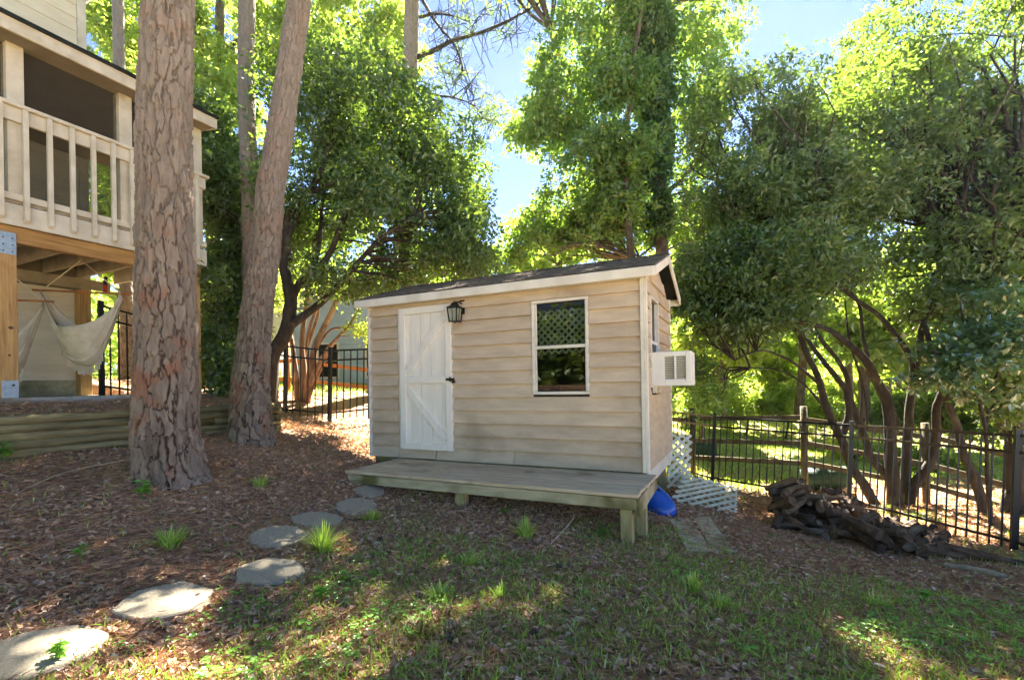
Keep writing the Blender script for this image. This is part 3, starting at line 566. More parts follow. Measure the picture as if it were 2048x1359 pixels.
def woods():
    n = 11000; a = np.radians(rng.uniform(-62, 62, n)); d = rng.uniform(24, 42, n); X = np.tan(a)*d*.8
    top = 2.5+3.5*fbm(X*.12, d*.1, 0)+d*.07; top = np.where((X > -8) & (X < 2), top*.62, top)
    z = -2+rng.random(n)*(top+2); p = X[:, None]*Rv+d[:, None]*Fv; p[:, 2] = z
    m = 5200; a = rng.uniform(-1, 1, m)*.75+math.radians(237); d = rng.uniform(17, 25, m); q = np.stack([np.cos(a)*d, np.sin(a)*d, -2+rng.random(m)*(3+6*vn(a*9, d*.2))], 1); p = np.concatenate([p, q])  # unseen clumps behind the camera, added for the window reflection
    k = vn(p[:, 0]*.5, p[:, 1]*.5, p[:, 2]*.6) > .3; p = p[k]; P = np.repeat(p, 8, 0)+rng.normal(size=(len(p)*8, 3))*.45
    Nn = rng.normal(size=P.shape)*.6; Nn[:, 2] += .6
    o = leafset('distant_woods', P, rng.normal(size=P.shape), Nn, .5, .34, M['leaf_light']); tag(o, kind='stuff'); o['label'] = 'far leafy woods beyond the yards, plus unseen clumps added behind the viewer'; o['category'] = 'woods'
woods()

# ------------------------------------------------------------------ shed
SX0, SX1, SY0, SY1, SZ0 = -4.62, -.918, 5.108, 7.0, -.945
shed = thing('garden_shed', 'tan clapboard garden shed with white door and gable roof on short posts', 'shed', (SX1, SY0, SZ0))
DX0, DX1, DZ0, DZ1 = -4.075, -3.275, -.825, 1.02
WX0, WX1, WZ0, WZ1 = -2.165, -1.526, -.09, .92
SWY0, SWY1, SWZ0, SWZ1 = 5.40, 5.90, .30, .92
EXP = .158; HT = 1.12
w = MB(); T_ = .04; y0, y1 = SY0+.012, SY0+.05
for (a, b_, c, d) in [(SX0+.02, DX0, SZ0, HT), (DX0, DX1, DZ1, HT), (DX0, DX1, SZ0, DZ0), (DX1, WX0, SZ0, HT), (WX0, WX1, SZ0, WZ0), (WX0, WX1, WZ1, HT), (WX1, SX1-.02, SZ0, HT)]:
    w.box((a, y0, c), (b_, y1, d))
x0, x1 = SX1-.05, SX1-.012
for (a, b_, c, d) in [(y1+.001, SWY0, SZ0, HT), (SWY0, SWY1, SZ0, SWZ0), (SWY0, SWY1, SWZ1, HT), (SWY1, SY1-.02, SZ0, HT)]: w.box((x0, a, c), (x1, b_, d))
w.box((SX0+.02, SY1-.05, SZ0), (SX1-.052, SY1-.012, HT)); w.box((SX0+.012, y1+.001, SZ0), (SX0+.05, SY1-.052, HT))
w.box((SX0+.06, y1+.002, SZ0+.001), (x0-.002, SY1-.055, SZ0+.04))
w.build('wall_panel', mat('shed_sheathing', '3a3128', '2c251e', 5), shed)
def clap_front(x0, x1, z0, h=EXP, y=SY0, jig=.0, nm='siding_board'):
    p = [(x0, y-.042, z0), (x1, y-.042, z0+jig), (x1, y+.010, z0+jig), (x0, y+.010, z0), (x0, y-.001, z0+h), (x1, y-.001, z0+h+jig), (x1, y+.010, z0+h+jig), (x0, y+.010, z0+h)]
    return MB().hexa(p).build(nm, M['siding'], shed)
def clap_side(y0, y1, z0, h=EXP, x=SX1):
    p = [(x-.010, y0, z0), (x+.030, y0, z0), (x+.030, y1, z0), (x-.010, y1, z0), (x-.010, y0, z0+h), (x+.001, y0, z0+h), (x+.001, y1, z0+h), (x-.010, y1, z0+h)]
    return MB().hexa(p).build('siding_board', M['siding'], shed)
nrow = 13
for k in range(nrow):
    z0 = SZ0+.004+k*EXP; z1 = z0+EXP; r = lambda: random.uniform(-.002, .002)
    if k == 0:
        clap_front(SX0+.03, DX0-.055, z0); clap_front(DX0-.05, onY(874, 910, SY0)[0], z0, .12, jig=.004); clap_front(onY(876, 910, SY0)[0], onY(1030, 920, SY0)[0], z0-.002); clap_front(onY(1031, 920, SY0)[0], SX1-.03, z0)
        continue
    left = (SX0+.03, DX0-.055+random.uniform(-.004, .006)); clap_front(*left, z0+r())
    segs = [(DX1+.004, SX1-.032)]
    if z1 > WZ0+.02 and z0 < WZ1-.01: segs = [(DX1+.004, WX0-.022), (WX1+.022, SX1-.032)]
    if z0 >= DZ1-.08: segs = [(SX0+.03, SX1-.032)] if z0 >= DZ1 else segs
    for s in segs: clap_front(*s, z0+r())
for k in range(nrow+3):
    z0 = SZ0+.004+k*EXP; z1 = z0+EXP; ya, yb = SY0+.03, SY1-.03
    if z0 > HT-.06:
        ins = (z0+EXP-HT)/.36*1.0; ya += max(0, ins); yb -= max(0, ins)
    if yb-ya < .15: continue
    segs = [(ya, yb)]
    if z1 > -.05 and z0 < SWZ1-.01: segs = [(ya, SWY0-.02), (SWY1+.02, yb)]
    for s in segs: clap_side(s[0], s[1], z0)
MB().box((DX0-.05, SY0-.018, DZ1+.004), (DX1+.004, SY0+.01, HT-.006)).build('siding_board', M['siding'], shed)
# gable core and frieze, corner trims
g = MB(); g.add([(SX1-.05, SY0+.05, HT), (SX1-.05, SY1-.05, HT), (SX1-.05, 6.054, HT+.33), (SX1-.012, SY0+.05, HT), (SX1-.012, SY1-.05, HT), (SX1-.012, 6.054, HT+.33)], [(0, 1, 2), (5, 4, 3), (0, 3, 4, 1), (1, 4, 5, 2), (2, 5, 3, 0)])
g.build('gable_panel', M['siding'], shed)
MB().box((SX0+.03, SY0-.012, HT-.005), (SX1-.034, SY0+.01, 1.17)).build('frieze_board', M['siding'], shed)
MB().box((SX1-.03, SY0-.050, SZ0-.0), (SX1+.003, SY0+.004, 1.15)).build('corner_trim', M['white'], shed, bevel=.003)
MB().box((SX1+.004, SY0-.034, SZ0-.0), (SX1+.036, SY0+.028, 1.14)).build('corner_trim', M['white'], shed, bevel=.003)
MB().box((SX0-.002, SY0-.050, SZ0), (SX0+.028, SY0+.02, 1.15)).build('corner_trim', M['white'], shed, bevel=.003)
MB().box((SX1-.02, SY1-.028, SZ0), (SX1+.024, SY1+.01, 1.14)).build('corner_trim', M['white'], shed, bevel=.003)
MB().hexa([(SX1-.01, SY0+.0, -1.10), (SX1+.02, SY0+.0, -1.10), (SX1+.02, SY1, -1.10), (SX1-.01, SY1, -1.10), (SX1-.01, SY0, SZ0), (SX1+.02, SY0, SZ0), (SX1+.02, SY1, SZ0), (SX1-.01, SY1, SZ0)]).build('skirt_board', M['white'], shed)
# underframe
for yy in (SY0+.06, 5.75, 6.4, SY1-.06): MB().box((SX0+.02, yy-.02, SZ0-.14), (SX1-.014, yy+.02, SZ0-.001)).build('floor_joist', M['postwood'], shed)
for (xx, yy) in [(SX1-.1, 6.85), (SX1-.1, 5.6), (-2.8, 6.85), (-2.8, 5.3), (-4.5, 6.85), (-4.5, 5.3)]:
    zz = g1(xx, yy)
    MB().box((xx-.045, yy-.045, min(zz-.1, SZ0-.3)), (xx+.045, yy+.045, SZ0-.141)).build('post', M['postwood'], shed)
# roof
EY0, EY1, RY, EZ, RZ = 4.975, 7.13, 6.054, 1.175, 1.53; RX0, RX1 = SX0-.13, SX1+.13
for s in (0, 1):
    ye = EY0 if s == 0 else EY1
    g = MB().hexa([(RX0+.012, ye, EZ-.02), (RX1-.012, ye, EZ-.02), (RX1-.012, RY, RZ-.02), (RX0+.012, RY, RZ-.02), (RX0+.012, ye, EZ), (RX1-.012, ye, EZ), (RX1-.012, RY, RZ), (RX0+.012, RY, RZ)])
    g.build('roof_deck', M['darkedge'], shed)
tabm = None; rows = 8; sl = (RZ-EZ)/(RY-EY0); ang = math.atan(sl); rl = math.hypot(RY-EY0, RZ-EZ)
for s in (0, 1):
    for k in range(rows):
        x = RX0-.02-(k % 2)*.15
        while x < RX1+.02:
            xa, xb = max(x, RX0-.02)+.003, min(x+.3, RX1+.02)-.003; x += .3
            if xb-xa < .03: continue
            if tabm is None or (xb-xa) < .29:
                b = MB().box((0, 0, 0), (xb-xa, .19, .008)); o = b.build('shingle', M['shingle'], shed, origin=(0, 0, 0))
                if xb-xa > .29: tabm = o.data
            else: o = bpy.data.objects.new('shingle', tabm); link(o, shed)
            t0 = k*rl/rows-.02; yy = EY0+t0*math.cos(ang) if s == 0 else EY1-t0*math.cos(ang); zz = EZ+t0*math.sin(ang)+.009+random.uniform(0, .004)
            a2 = ang-.035
            if s == 0: o.rotation_euler = (a2, 0, random.uniform(-.01, .01)); o.location = Vector((xa, yy, zz))-PW(shed)
            else: o.rotation_euler = (a2, 0, math.pi+random.uniform(-.01, .01)); o.location = Vector((xb, yy, zz))-PW(shed)
MB().box((RX0, EY0-.02, EZ-.105), (RX1, EY0, EZ-.004)).build('fascia_board', M['white'], shed, bevel=.004)
MB().box((RX0, EY1, EZ-.105), (RX1, EY1+.02, EZ-.004)).build('fascia_board', M['white'], shed)
for xx in (RX1, RX0-.02):
    for (ya, yb) in ((EY0, RY), (EY1, RY)):
        MB().hexa([(xx, ya, EZ-.10), (xx+.02, ya, EZ-.10), (xx+.02, yb, RZ-.10), (xx, yb, RZ-.10), (xx, ya, EZ-.003), (xx+.02, ya, EZ-.003), (xx+.02, yb, RZ-.003), (xx, yb, RZ-.003)]).build('rake_board', M['white'], shed)
MB().box((SX0, EY0+.001, EZ-.1), (SX1, SY0-.013, EZ-.09)).build('soffit', M['white'], shed)
# door
MB().box((DX0-.05, SY0-.02, SZ0+.12), (DX0-.006, SY0+.01, 1.03)).build('door_casing', M['white'], shed, bevel=.003)
dr = MB(); nb = 5; wd = (DX1-DX0)/nb
door = None
for i in range(nb):
    b = MB().box((DX0+i*wd+.002, SY0-.022, DZ0), (DX0+(i+1)*wd-.002, SY0+.005, DZ1+.0))
    if door is None:
        door = bpy.data.objects.new('door', None); link(door, shed); door.location = Vector((DX0, SY0, DZ0))-PW(shed)
    b.build('plank', M['doorwhite'], door)
yf, yb_ = SY0-.052, SY0-.0225
def fr(x0, x1, z0, z1, nm): MB().box((x0, yf, z0), (x1, yb_, z1)).build(nm, M['doorwhite'], door, bevel=.003)
fr(DX0, DX0+.085, DZ0, DZ1, 'stile'); fr(DX1-.085, DX1, DZ0, DZ1, 'stile')
zm = .03; fr(DX0+.087, DX1-.087, zm, zm+.085, 'rail'); fr(DX0+.087, DX1-.087, DZ0, DZ0+.085, 'rail'); fr(DX0+.087, DX1-.087, DZ1-.085, DZ1, 'rail')
for (a, b_) in (((DX0+.10, zm+.14), (DX1-.10, DZ1-.14)), ((DX0+.10, zm-.06), (DX1-.10, DZ0+.14))):
    MB().bar((a[0], SY0-.034, a[1]), (b_[0], SY0-.034, b_[1]), .022, .085, up=(0, 0, 1)).build('brace', M['doorwhite'], door)
MB().box((DX1-.075, yf-.012, zm+.03), (DX1+.05, yf-.001, zm+.06)).box((DX1-.02, yf-.022, zm+.015), (DX1+.0, yf-.013, zm+.075)).box((DX1+.01, yf-.012, zm+.0), (DX1+.045, SY0-.02, zm+.028)).build('latch', M['blackmetal'], door)
MB().box((DX0-.004, SY0-.05, SZ0+.125), (DX1+.01, SY0+.0, DZ0-.006)).build('threshold', M['mosswood'], shed) if False else None
# windows
def window(x0, x1, z0, z1, side=False):
    o = bpy.data.objects.new('window', None); link(o, shed)
    ctr = Vector(((x0+x1)/2, SY0, z0)) if not side else Vector((SX1, (x0+x1)/2, z0)); o.location = ctr-PW(shed)
    def bx(a0, a1, c0, c1, d0, d1, nm, m):
        if not side: b = MB().box((a0, SY0+d0, c0), (a1, SY0+d1, c1))
        else: b = MB().box((SX1-d1, a0, c0), (SX1-d0, a1, c1))
        return b.build(nm, m, o, bevel=.002 if m is M['white'] else 0)
    f = .034
    for (a, b_, c, d) in [(x0-.018, x0+f-.018, z0, z1), (x1-f+.018, x1+.018, z0, z1), (x0-.018, x1+.018, z1, z1+.034), (x0-.018, x1+.018, z0-.034, z0)]:
        bx(a, b_, c+.001, d-.001, -.03, .02, 'frame', M['white'])
    zm_ = z0+(z1-z0)*.5; bx(x0+.018, x1-.018, zm_-.018, zm_+.018, -.012, .03, 'meeting_rail', M['white'])
    for (c, d, dd) in ((z0+.002, zm_-.02, .005), (zm_+.02, z1-.002, .018)):
        bx(x0+.018, x1-.018, c, d, dd, dd+.004, 'pane', M['glass'])
        for (a, b_) in ((x0+.017, x0+.032), (x1-.032, x1-.017)): bx(a, b_, c, d, dd-.008, dd-.001, 'sash', M['white'])
window(WX0, WX1, WZ0, WZ1); window(SWY0, SWY1, -.03, SWZ1, True)
# lattice
def lattice(name, label, c, nslat, mt, w=.035, th=.008, dim=None):
    """c: TL,TR,BR,BL world corners"""
    TL, TR, BR, BL = [np.array(q, float) for q in c]; wd = np.linalg.norm(TR-TL); hh = np.linalg.norm(BL-TL)
    t = thing(name, label, 'lattice', BL); nr = np.cross(TR-TL, BL-TL); nr /= np.linalg.norm(nr)
    f = lambda u, v: TL*(1-u)*(1-v)+TR*u*(1-v)+BR*u*v+BL*(1-u)*v
    step = nslat
    for sgn in (1, -1):
        k = -hh
        while k < wd+hh:
            # line x - sgn*y = k
            pts = []
            if sgn == 1: a = (max(0, k), max(0, -k)); e = min(wd-a[0], hh-a[1]); b_ = (a[0]+e, a[1]+e)
            else: a = (min(wd, k), max(0, k-wd)); e = min(a[0], hh-a[1]); b_ = (a[0]-e, a[1]+e)
            if e > w*.8 and a[0] >= 0 and a[1] <= hh:
                off = nr*(th*.55*sgn)
                MB().bar(f(a[0]/wd, a[1]/hh)+off, f(b_[0]/wd, b_[1]/hh)+off, th, w, up=tuple(np.cross(nr, (TR-TL)/wd*1.0+(BL-TL)/hh*sgn))).build('slat', mt, t)
            k += step
    return t
lattice('lattice_panel', 'grey white lattice added inside the front shed window to stand for a reflection', [(WX0-.1, 5.27, .86), (WX1+.1, 5.27, .86), (WX1+.1, 5.27, .35), (WX0-.1, 5.27, .35)], .085, M['lattice'], .022, .006)  # built inside the shed to imitate a lattice reflected in the glass
lattice('lattice_panel', 'upright cream plastic lattice piece against the wooden fence post behind the shed', [at(1338,868,6.9), at(1384,870,6.9), at(1378,968,6.6), at(1334,975,6.5)], .125, M['lattice'], .04, .01)
lattice('lattice_panel', 'cream plastic lattice piece leaning low over the dirt right of the shed', [at(1370,948,6.5), at(1475,975,6.4), at(1472,1034,6.15), at(1342,1000,6.0)], .125, M['lattice'], .04, .01)
# AC
ac = thing('air_conditioner', 'white window air conditioner sticking out of the right shed wall', 'air conditioner', (SX1, 5.65, -.04))
ax0, ax1, ay0, ay1, az0, az1 = SX1+.022, -.49, 5.42, 5.86, -.045, .325
gx0, gx1 = ax0+.135, ax1-.055
g = MB(); g.box((ax0, ay0+.03, az0), (ax1, ay1, az1))
for a in [((ax0, ay0, az0), (gx0, ay0+.03, az1)), ((gx1, ay0, az0), (ax1, ay0+.03, az1)), ((gx0, ay0, az1-.05), (gx1, ay0+.03, az1)), ((gx0, ay0, az0), (gx1, ay0+.03, az0+.07))]: g.box(*a)
g.box(((gx0+gx1)/2-.012, ay0+.001, az0+.07), ((gx0+gx1)/2+.012, ay0+.03, az1-.05)); g.build('casing', M['ac'], ac, bevel=.004)
for i in range(13):
    z = az0+.08+i*.0185; MB().hexa([(gx0+.001, ay0+.006, z), (gx1-.001, ay0+.006, z), (gx1-.001, ay0+.028, z+.006), (gx0+.001, ay0+.028, z+.006), (gx0+.001, ay0+.006, z+.003), (gx1-.001, ay0+.006, z+.003), (gx1-.001, ay0+.028, z+.009), (gx0+.001, ay0+.028, z+.009)]).build('louvre', M['acfin'], ac)
for yy in (ay0+.05, ay1-.09):
    MB().box((SX1+.018, yy, az0-.08), (ax0+.035, yy+.04, az0-.001)).build('bracket', M['white'], ac)
# lantern
lp = onY(921, 628, SY0); lx, lz = lp[0], lp[2]
ln_ = thing('wall_lantern', 'dark bronze carriage lantern mounted right of the white shed door', 'lamp', (lx, SY0, lz))
yc = SY0-.13; hb_, ht_ = .052, .066
def ring(z, r): return [(lx-r, yc-r, z), (lx+r, yc-r, z), (lx+r, yc+r, z), (lx-r, yc+r, z)]
MB().box((lx-.0, SY0-.022, lz-.04), (lx+.075, SY0-.0165, lz+.17)).build('back_plate', M['bronze'], ln_, bevel=.003)
MB().tube([(lx+.04, SY0-.02, lz+.12), (lx+.03, yc+.06, lz+.14), (lx, yc, lz+.13)], .009, 8).build('arm', M['bronze'], ln_)
z0, z1 = lz-.10, lz+.05
g = MB(); g.hexa(ring(z0-.012, hb_+.008)+ring(z0, hb_+.008)); g.hexa(ring(z1, ht_+.006)+ring(z1+.012, ht_+.006))
for sx_, sy_ in ((-1, -1), (1, -1), (1, 1), (-1, 1)): g.bar((lx+sx_*hb_, yc+sy_*hb_, z0), (lx+sx_*ht_, yc+sy_*ht_, z1), .012, .012)
for sx_, sy_ in ((0, -1), (1, 0), (-1, 0)): g.bar((lx+sx_*(hb_+.001), yc+sy_*(hb_+.001), z0), (lx+sx_*(ht_+.001), yc+sy_*(ht_+.001), z1), .005, .005)
g.build('cage', M['bronze'], ln_)
g = MB(); g.hexa(ring(z1+.0125, ht_+.016)+ring(z1+.05, .03)); g.hexa(ring(z1+.0505, .034)+ring(z1+.068, .03)); g.hexa(ring(z1+.0685, .022)+ring(z1+.085, .012)); g.tube([(lx, yc, z1+.085), (lx, yc, z1+.1)], [.01, .004], 8)
g.build('roof_cap', M['bronze'], ln_)
MB().hexa(ring(z0+.001, hb_-.008)+ring(z1-.001, ht_-.008)).build('glass', M['lampglass'], ln_)
MB().tube([(lx, yc, z0-.012), (lx, yc, z0-.03)], [.012, .003], 8).build('finial', M['bronze'], ln_)

# ------------------------------------------------------------------ shed platform
pl = thing('deck_platform', 'low weathered plank platform across the front of the shed', 'platform', (-2.5, 4.6, -1.1))
PX0, PX1, PY0, PY1, PZ = -4.12, -.815, 4.10, 5.085, -.957
npk = 7; pw = (PY1-PY0)/npk
for i in range(npk):
    ya = PY0+i*pw; j = random.uniform(-.003, .003)
    MB().box((PX0+(PY1-ya)*.03+random.uniform(-.01, .01)-.03, ya+.003, PZ-.032+j), (PX1+random.uniform(-.012, .012), ya+pw-.013, PZ+j)).build('plank', M['deckwood'], pl, bevel=.004)
MB().box((PX0+.03, PY0+.012, PZ-.135), (PX1-.02, PY0+.045, PZ-.037)).build('front_board', M['mosswood'], pl, bevel=.003)
MB().hexa([(PX1-.018, PY0+.05, PZ-.19), (PX1+.008, PY0+.05, PZ-.19), (PX1+.008, PY1, PZ-.14), (PX1-.018, PY1, PZ-.14), (PX1-.018, PY0+.05, PZ-.034), (PX1+.008, PY0+.05, PZ-.034), (PX1+.008, PY1, PZ-.034), (PX1-.018, PY1, PZ-.034)]).build('side_board', M['mosswood'], pl)
for (px, yy) in ((1255, PY0+.10), (925, PY0+.10)):
    x = onY(px, 1050, yy)[0]; MB().box((x-.05, yy-.05, g1(x, yy)-.1), (x+.05, yy+.05, PZ-.037)).build('post', M['postwood'], pl)
x = onY(1283, 1020, PY0+.42)[0]; MB().box((x-.05, PY0+.37, g1(x, PY0+.42)-.1), (x+.045, PY0+.47, PZ-.037)).build('post', M['postwood'], pl)
x = onY(1035, 1005, 4.7)[0]; MB().box((x-.05, 4.65, g1(x, 4.7)-.1), (x+.05, 4.75, PZ-.037)).build('post', M['postwood'], pl)
for yy in (4.4, 4.75): MB().box((PX0+.1, yy, PZ-.12), (PX1-.03, yy+.035, PZ-.036)).build('joist', M['postwood'], pl)

# ------------------------------------------------------------------ house with porch
HX, HY1 = -9.4, 3.97; FX = -6.85; PE = 4.28; PL = -.4
hs = thing('house', 'cream sided house with raised screened porch on timber posts at left', 'house', (FX, 3.0, -.06))
def hb(a, b_, nm, m, par=None, bev=0): return MB().box(a, b_).build(nm, m, par or hs, bevel=bev)
hb((-14, PL, -.2), (HX-.02, HY1-.02, 7.2), 'wall_panel', mat('house_sheathing', '7a7260', '6a6252', 5))
def hclap(z0, e, ya, yb, x=HX): 
    MB().hexa([(x-.012, ya, z0), (x+.014, ya, z0), (x+.014, yb, z0), (x-.012, yb, z0), (x-.012, ya, z0+e), (x+.001, ya, z0+e), (x+.001, yb, z0+e), (x-.012, yb, z0+e)]).build('siding_board', M['cream'], hs)
z = .18
while z < 1.5: hclap(z, .128, 1.2, HY1-.1); z += .128
z = 2.1
while z < 4.0: hclap(z, .15, 1.2, HY1-.1); z += .15
z = 4.0
while z < 7.0: hclap(z, .21, 1.2, HY1-.1); z += .21
hb((HX-.01, HY1-.095, .18), (HX+.025, HY1, 7.2), 'corner_trim', M['trim'], bev=.004); hb((HX-.1, HY1+.0, .18), (HX+.02, HY1+.02, 7.2), 'corner_trim', M['trim'])
hb((HX-.01, 1.2, -.05), (HX+.03, HY1-.1, .175), 'base_board', M['mosswood'])
MB().hexa([(HX-.4, HY1+.021, 6.25), (HX+.05, HY1+.021, 6.25), (HX+.05, HY1+.03, 6.25), (HX-.4, HY1+.03, 6.25), (HX-.4, HY1+.021, 6.5), (HX+.05, HY1+.021, 6.5), (HX+.05, HY1+.22, 6.5), (HX-.4, HY1+.22, 6.5)]).build('eave_return', M['trim'], hs)
# porch floor frame
hb((HX+.03, PL, 2.0), (FX-.05, PE-.02, 2.05), 'porch_floor', M['joist'])
y = PL+.2
while y < PE-.1: hb((HX+.03, y, 1.78), (FX-.16, y+.04, 1.999), 'joist', M['joist']); y += .40
hb((HX+.031, 1.4, 1.62), (HX+.07, PE-.05, 1.779), 'ledger', M['joist'])
hb((FX-.15, PL, 1.59), (FX-.06, PE-.06, 1.755), 'beam', M['yellowh'])
hb((FX-.045, PL, 1.76), (FX-.012, PE, 1.985), 'band_board', M['trim'], bev=.003); hb((HX+.1, PE-.018, 1.76), (FX-.047, PE+.012, 1.985), 'band_board', M['trim'])
hb((FX-.05, PL, 2.03), (FX-.012, PE, 2.10), 'lower_rail', M['trim'], bev=.003); hb((FX-.05, PL, 2.86), (FX-.012, PE, 3.005), 'upper_rail', M['trim'], bev=.003)
hb((FX-.09, PL, 3.007), (FX+.035, PE+.03, 3.045), 'handrail', M['trim'], bev=.004)
for (a, b_, c, d) in ((2.03, 2.10, PE-.018, PE+.012), (2.86, 3.005, PE-.018, PE+.012)): hb((HX+.4, c, a), (FX-.052, d, b_), 'end_rail', M['trim'])
hb((HX+.4, PE-.05, 3.007), (FX-.092, PE+.03, 3.045), 'handrail', M['trim'])
yy = onX(51, 300, FX)[1]; dy_ = onX(99, 300, FX)[1]-yy
k = -3
while yy+k*dy_ < PE-.05:
    y = yy+k*dy_; k += 1
    if y < 1.5: continue
    MB().hexa([(FX-.011, y-.022, 1.80), (FX+.028, y-.022, 1.83), (FX+.028, y+.022, 1.83), (FX-.011, y+.022, 1.80), (FX-.011, y-.022, 3.005), (FX+.028, y-.022, 3.005), (FX+.028, y+.022, 3.005), (FX-.011, y+.022, 3.005)]).build('baluster', M['trim'], hs, bevel=.002)
cols = [onX(25, 150, FX-.12)[1], onX(246, 250, FX-.12)[1], PE-.09]
for y in cols:
    hb((FX-.19, y-.07, 2.05), (FX-.055, y+.07, 3.70), 'column', M['trim'], bev=.004)
hb((-9.0, PE-.16, 2.05), (-8.88, PE-.03, 3.70), 'column', M['trim'])
for a, b_ in zip([PL]+cols, cols): hb((FX-.125, a+.071, 2.11), (FX-.12, b_-.071, 3.69), 'screen', M['screen'])
hb((-8.87, PE-.1, 2.11), (FX-.2, PE-.095, 3.69), 'screen', M['screen'])
hb((HX+.03, PL, 3.70), (-6.67, PE+.01, 3.73), 'ceiling', mat('porch_ceiling', '8a8272', '7c7464', 4))
hb((-6.655, PL, 3.67), (-6.625, PE+.03, 3.815), 'fascia_board', M['trim'], bev=.004)
MB().hexa([(-6.59, PL, 3.80), (-6.59, PE+.03, 3.80), (HX+.0, PE+.03, 4.35), (HX, PL, 4.35), (-6.59, PL, 3.84), (-6.59, PE+.03, 3.84), (HX, PE+.03, 4.39), (HX, PL, 4.39)][::-1]).build('roof', M['darkedge'], hs)
MB().hexa([(-6.66, PE+.015, 3.67), (-6.66, PE+.035, 3.67), (HX+.1, PE+.035, 4.2), (HX+.1, PE+.015, 4.2), (-6.66, PE+.015, 3.80), (-6.66, PE+.035, 3.80), (HX+.1, PE+.035, 4.33), (HX+.1, PE+.015, 4.33)]).build('rake_board', M['trim'], hs)
# posts with metal brackets
def hpost(x, y, s=.07, z0=-.05, br=True):
    p = hb((x-s, y-s, z0), (x+s, y+s, 1.588), 'post', M['yellow'], bev=.006)
    if br:
        m = mat('galvanised', '9fb0ba', '8798a4', 30, rough=.45, bump=0, metal=.3)
        hb((x+s+.001, y-s+.005, 1.45), (x+s+.004, y+s-.005, 1.68), 'post_bracket', m, p); hb((x+s+.001, y-s+.005, z0), (x+s+.004, y+s-.005, z0+.18), 'post_bracket', m, p)
        for q in range(6): MB().tube([(x+s+.004, y-.035+(q % 2)*.07, 1.48+q//2*.07), (x+s+.010, y-.035+(q % 2)*.07, 1.48+q//2*.07)], .007, 6).build('bolt', M['blackmetal'], p)
hpost(FX-.11, onX(19, 700, FX-.04)[1]); hpost(FX-.11, PE-.13, .055, br=False); hpost(HX+.10, HY1-.12, .075, br=False)
hb((-9.35, PL, -.35), (-6.98, PE+.4, -.055), 'patio', M['concrete']); 
pa = [o for o in bpy.data.objects if o.name == 'patio'][0]; pa.parent = None; pa.location = pa.location+PW(hs); pa['kind'] = 'structure'

for (px_, py__, rr_) in ((22, 655, .022), (19, 815-105, .012), (27, 770, .014)):
    q_ = onX(px_, py__, FX-.04+.0015); P_ = [q_+np.array([0, math.cos(k*.785)*rr_, math.sin(k*.785)*rr_*.8]) for k in range(8)]
    MB().add(P_+[p+np.array([.0025, 0, 0]) for p in P_], [tuple(range(8, 16))]+[(k, (k+1) % 8, 8+(k+1) % 8, 8+k) for k in range(8)]).build('knot', M['log'], hs)
# hammock chairs
def hammock(label, A, B, hook, sag, wdt, barx):
    A, B, hook = [np.array(q) for q in (A, B, hook)]
    t = thing('hammock_chair', label, 'hammock', (A+B)/2, 'cloth hammock chairs under the porch')
    d = B-A; perp = np.array([d[1], -d[0], 0]); perp /= np.linalg.norm(perp)
    nu, nv = 40, 30; V = np.zeros((nv, nu, 3))
    for j in range(nv):
        v = j/(nv-1)
        for i in range(nu):
            u = i/(nu-1); e = math.sin(math.pi*u)**.75; 
            s = sag*(.5+.5*math.sin(math.pi*v)**.7) * (1-abs(2*u-1)**2.9)
            off = (v-.5)*wdt*e; uu = .5+(u-.5)*(1-.30*e); pk = .016*math.sin(v*34+u*9)*(.5+.8*abs(2*u-1))+.014*math.sin(v*17-u*5)
            inw = (1-abs(2*u-1))*0
            V[j, i] = A+d*uu+perp*(off+pk)+np.array([0, 0, -s+pk])
    idx = np.arange(nu*nv).reshape(nv, nu); Fq = np.stack([idx[:-1, :-1], idx[:-1, 1:], idx[1:, 1:], idx[1:, :-1]], -1).reshape(-1, 4)
    o = npmesh('cloth', V.reshape(-1, 3), Fq, M['hammock'], t, smooth=True)
    m = o.modifiers.new('solid', 'SOLIDIFY'); m.thickness = .006
    MB().tube([A-d*.12+[0, 0, .03], A+[0, 0, .03], B+[0, 0, .03], B+d*.12+[0, 0, .03]], .013, 8).build('spreader_bar', M['orangerail'], t)
    g = MB()
    for Q in (A, B): g.tube([Q+[0, 0, .03], hook], .008, 6)
    g.build('rope', M['hammock'], t)
    g = MB()
    for i in range(8, nu-8):
        p = V[nv//2, i]; g.bar(p, p+np.array([random.uniform(-.01, .01), 0, -.09-random.uniform(0, .04)]), .016, .003)
    g.build('fringe', M['hammock'], t)
dH = 6.2
hammock('pale cloth hammock chair hanging in full view between the porch posts', at(84,585,dH), at(243,592,dH), at(163,520,dH), .92, .42, 0)
hammock('pale cloth hammock chair half hidden behind the left porch post', at(-95,600,5.6), at(88,607,6.0), at(0,530,5.8), 1.0, .5, 0)
rr = thing('hanging_strap', 'small red and black strap hanging from the porch beam above the hammock', 'strap', at(211,580,6.4))
a = at(211,553,6.4); b_ = at(211,570,6.4); c = at(211,585,6.4); MB().bar(a, b_, .035, .03).build('buckle', M['blackplastic'], rr); MB().bar(b_, c, .032, .028).build('webbing', M['red'], rr)

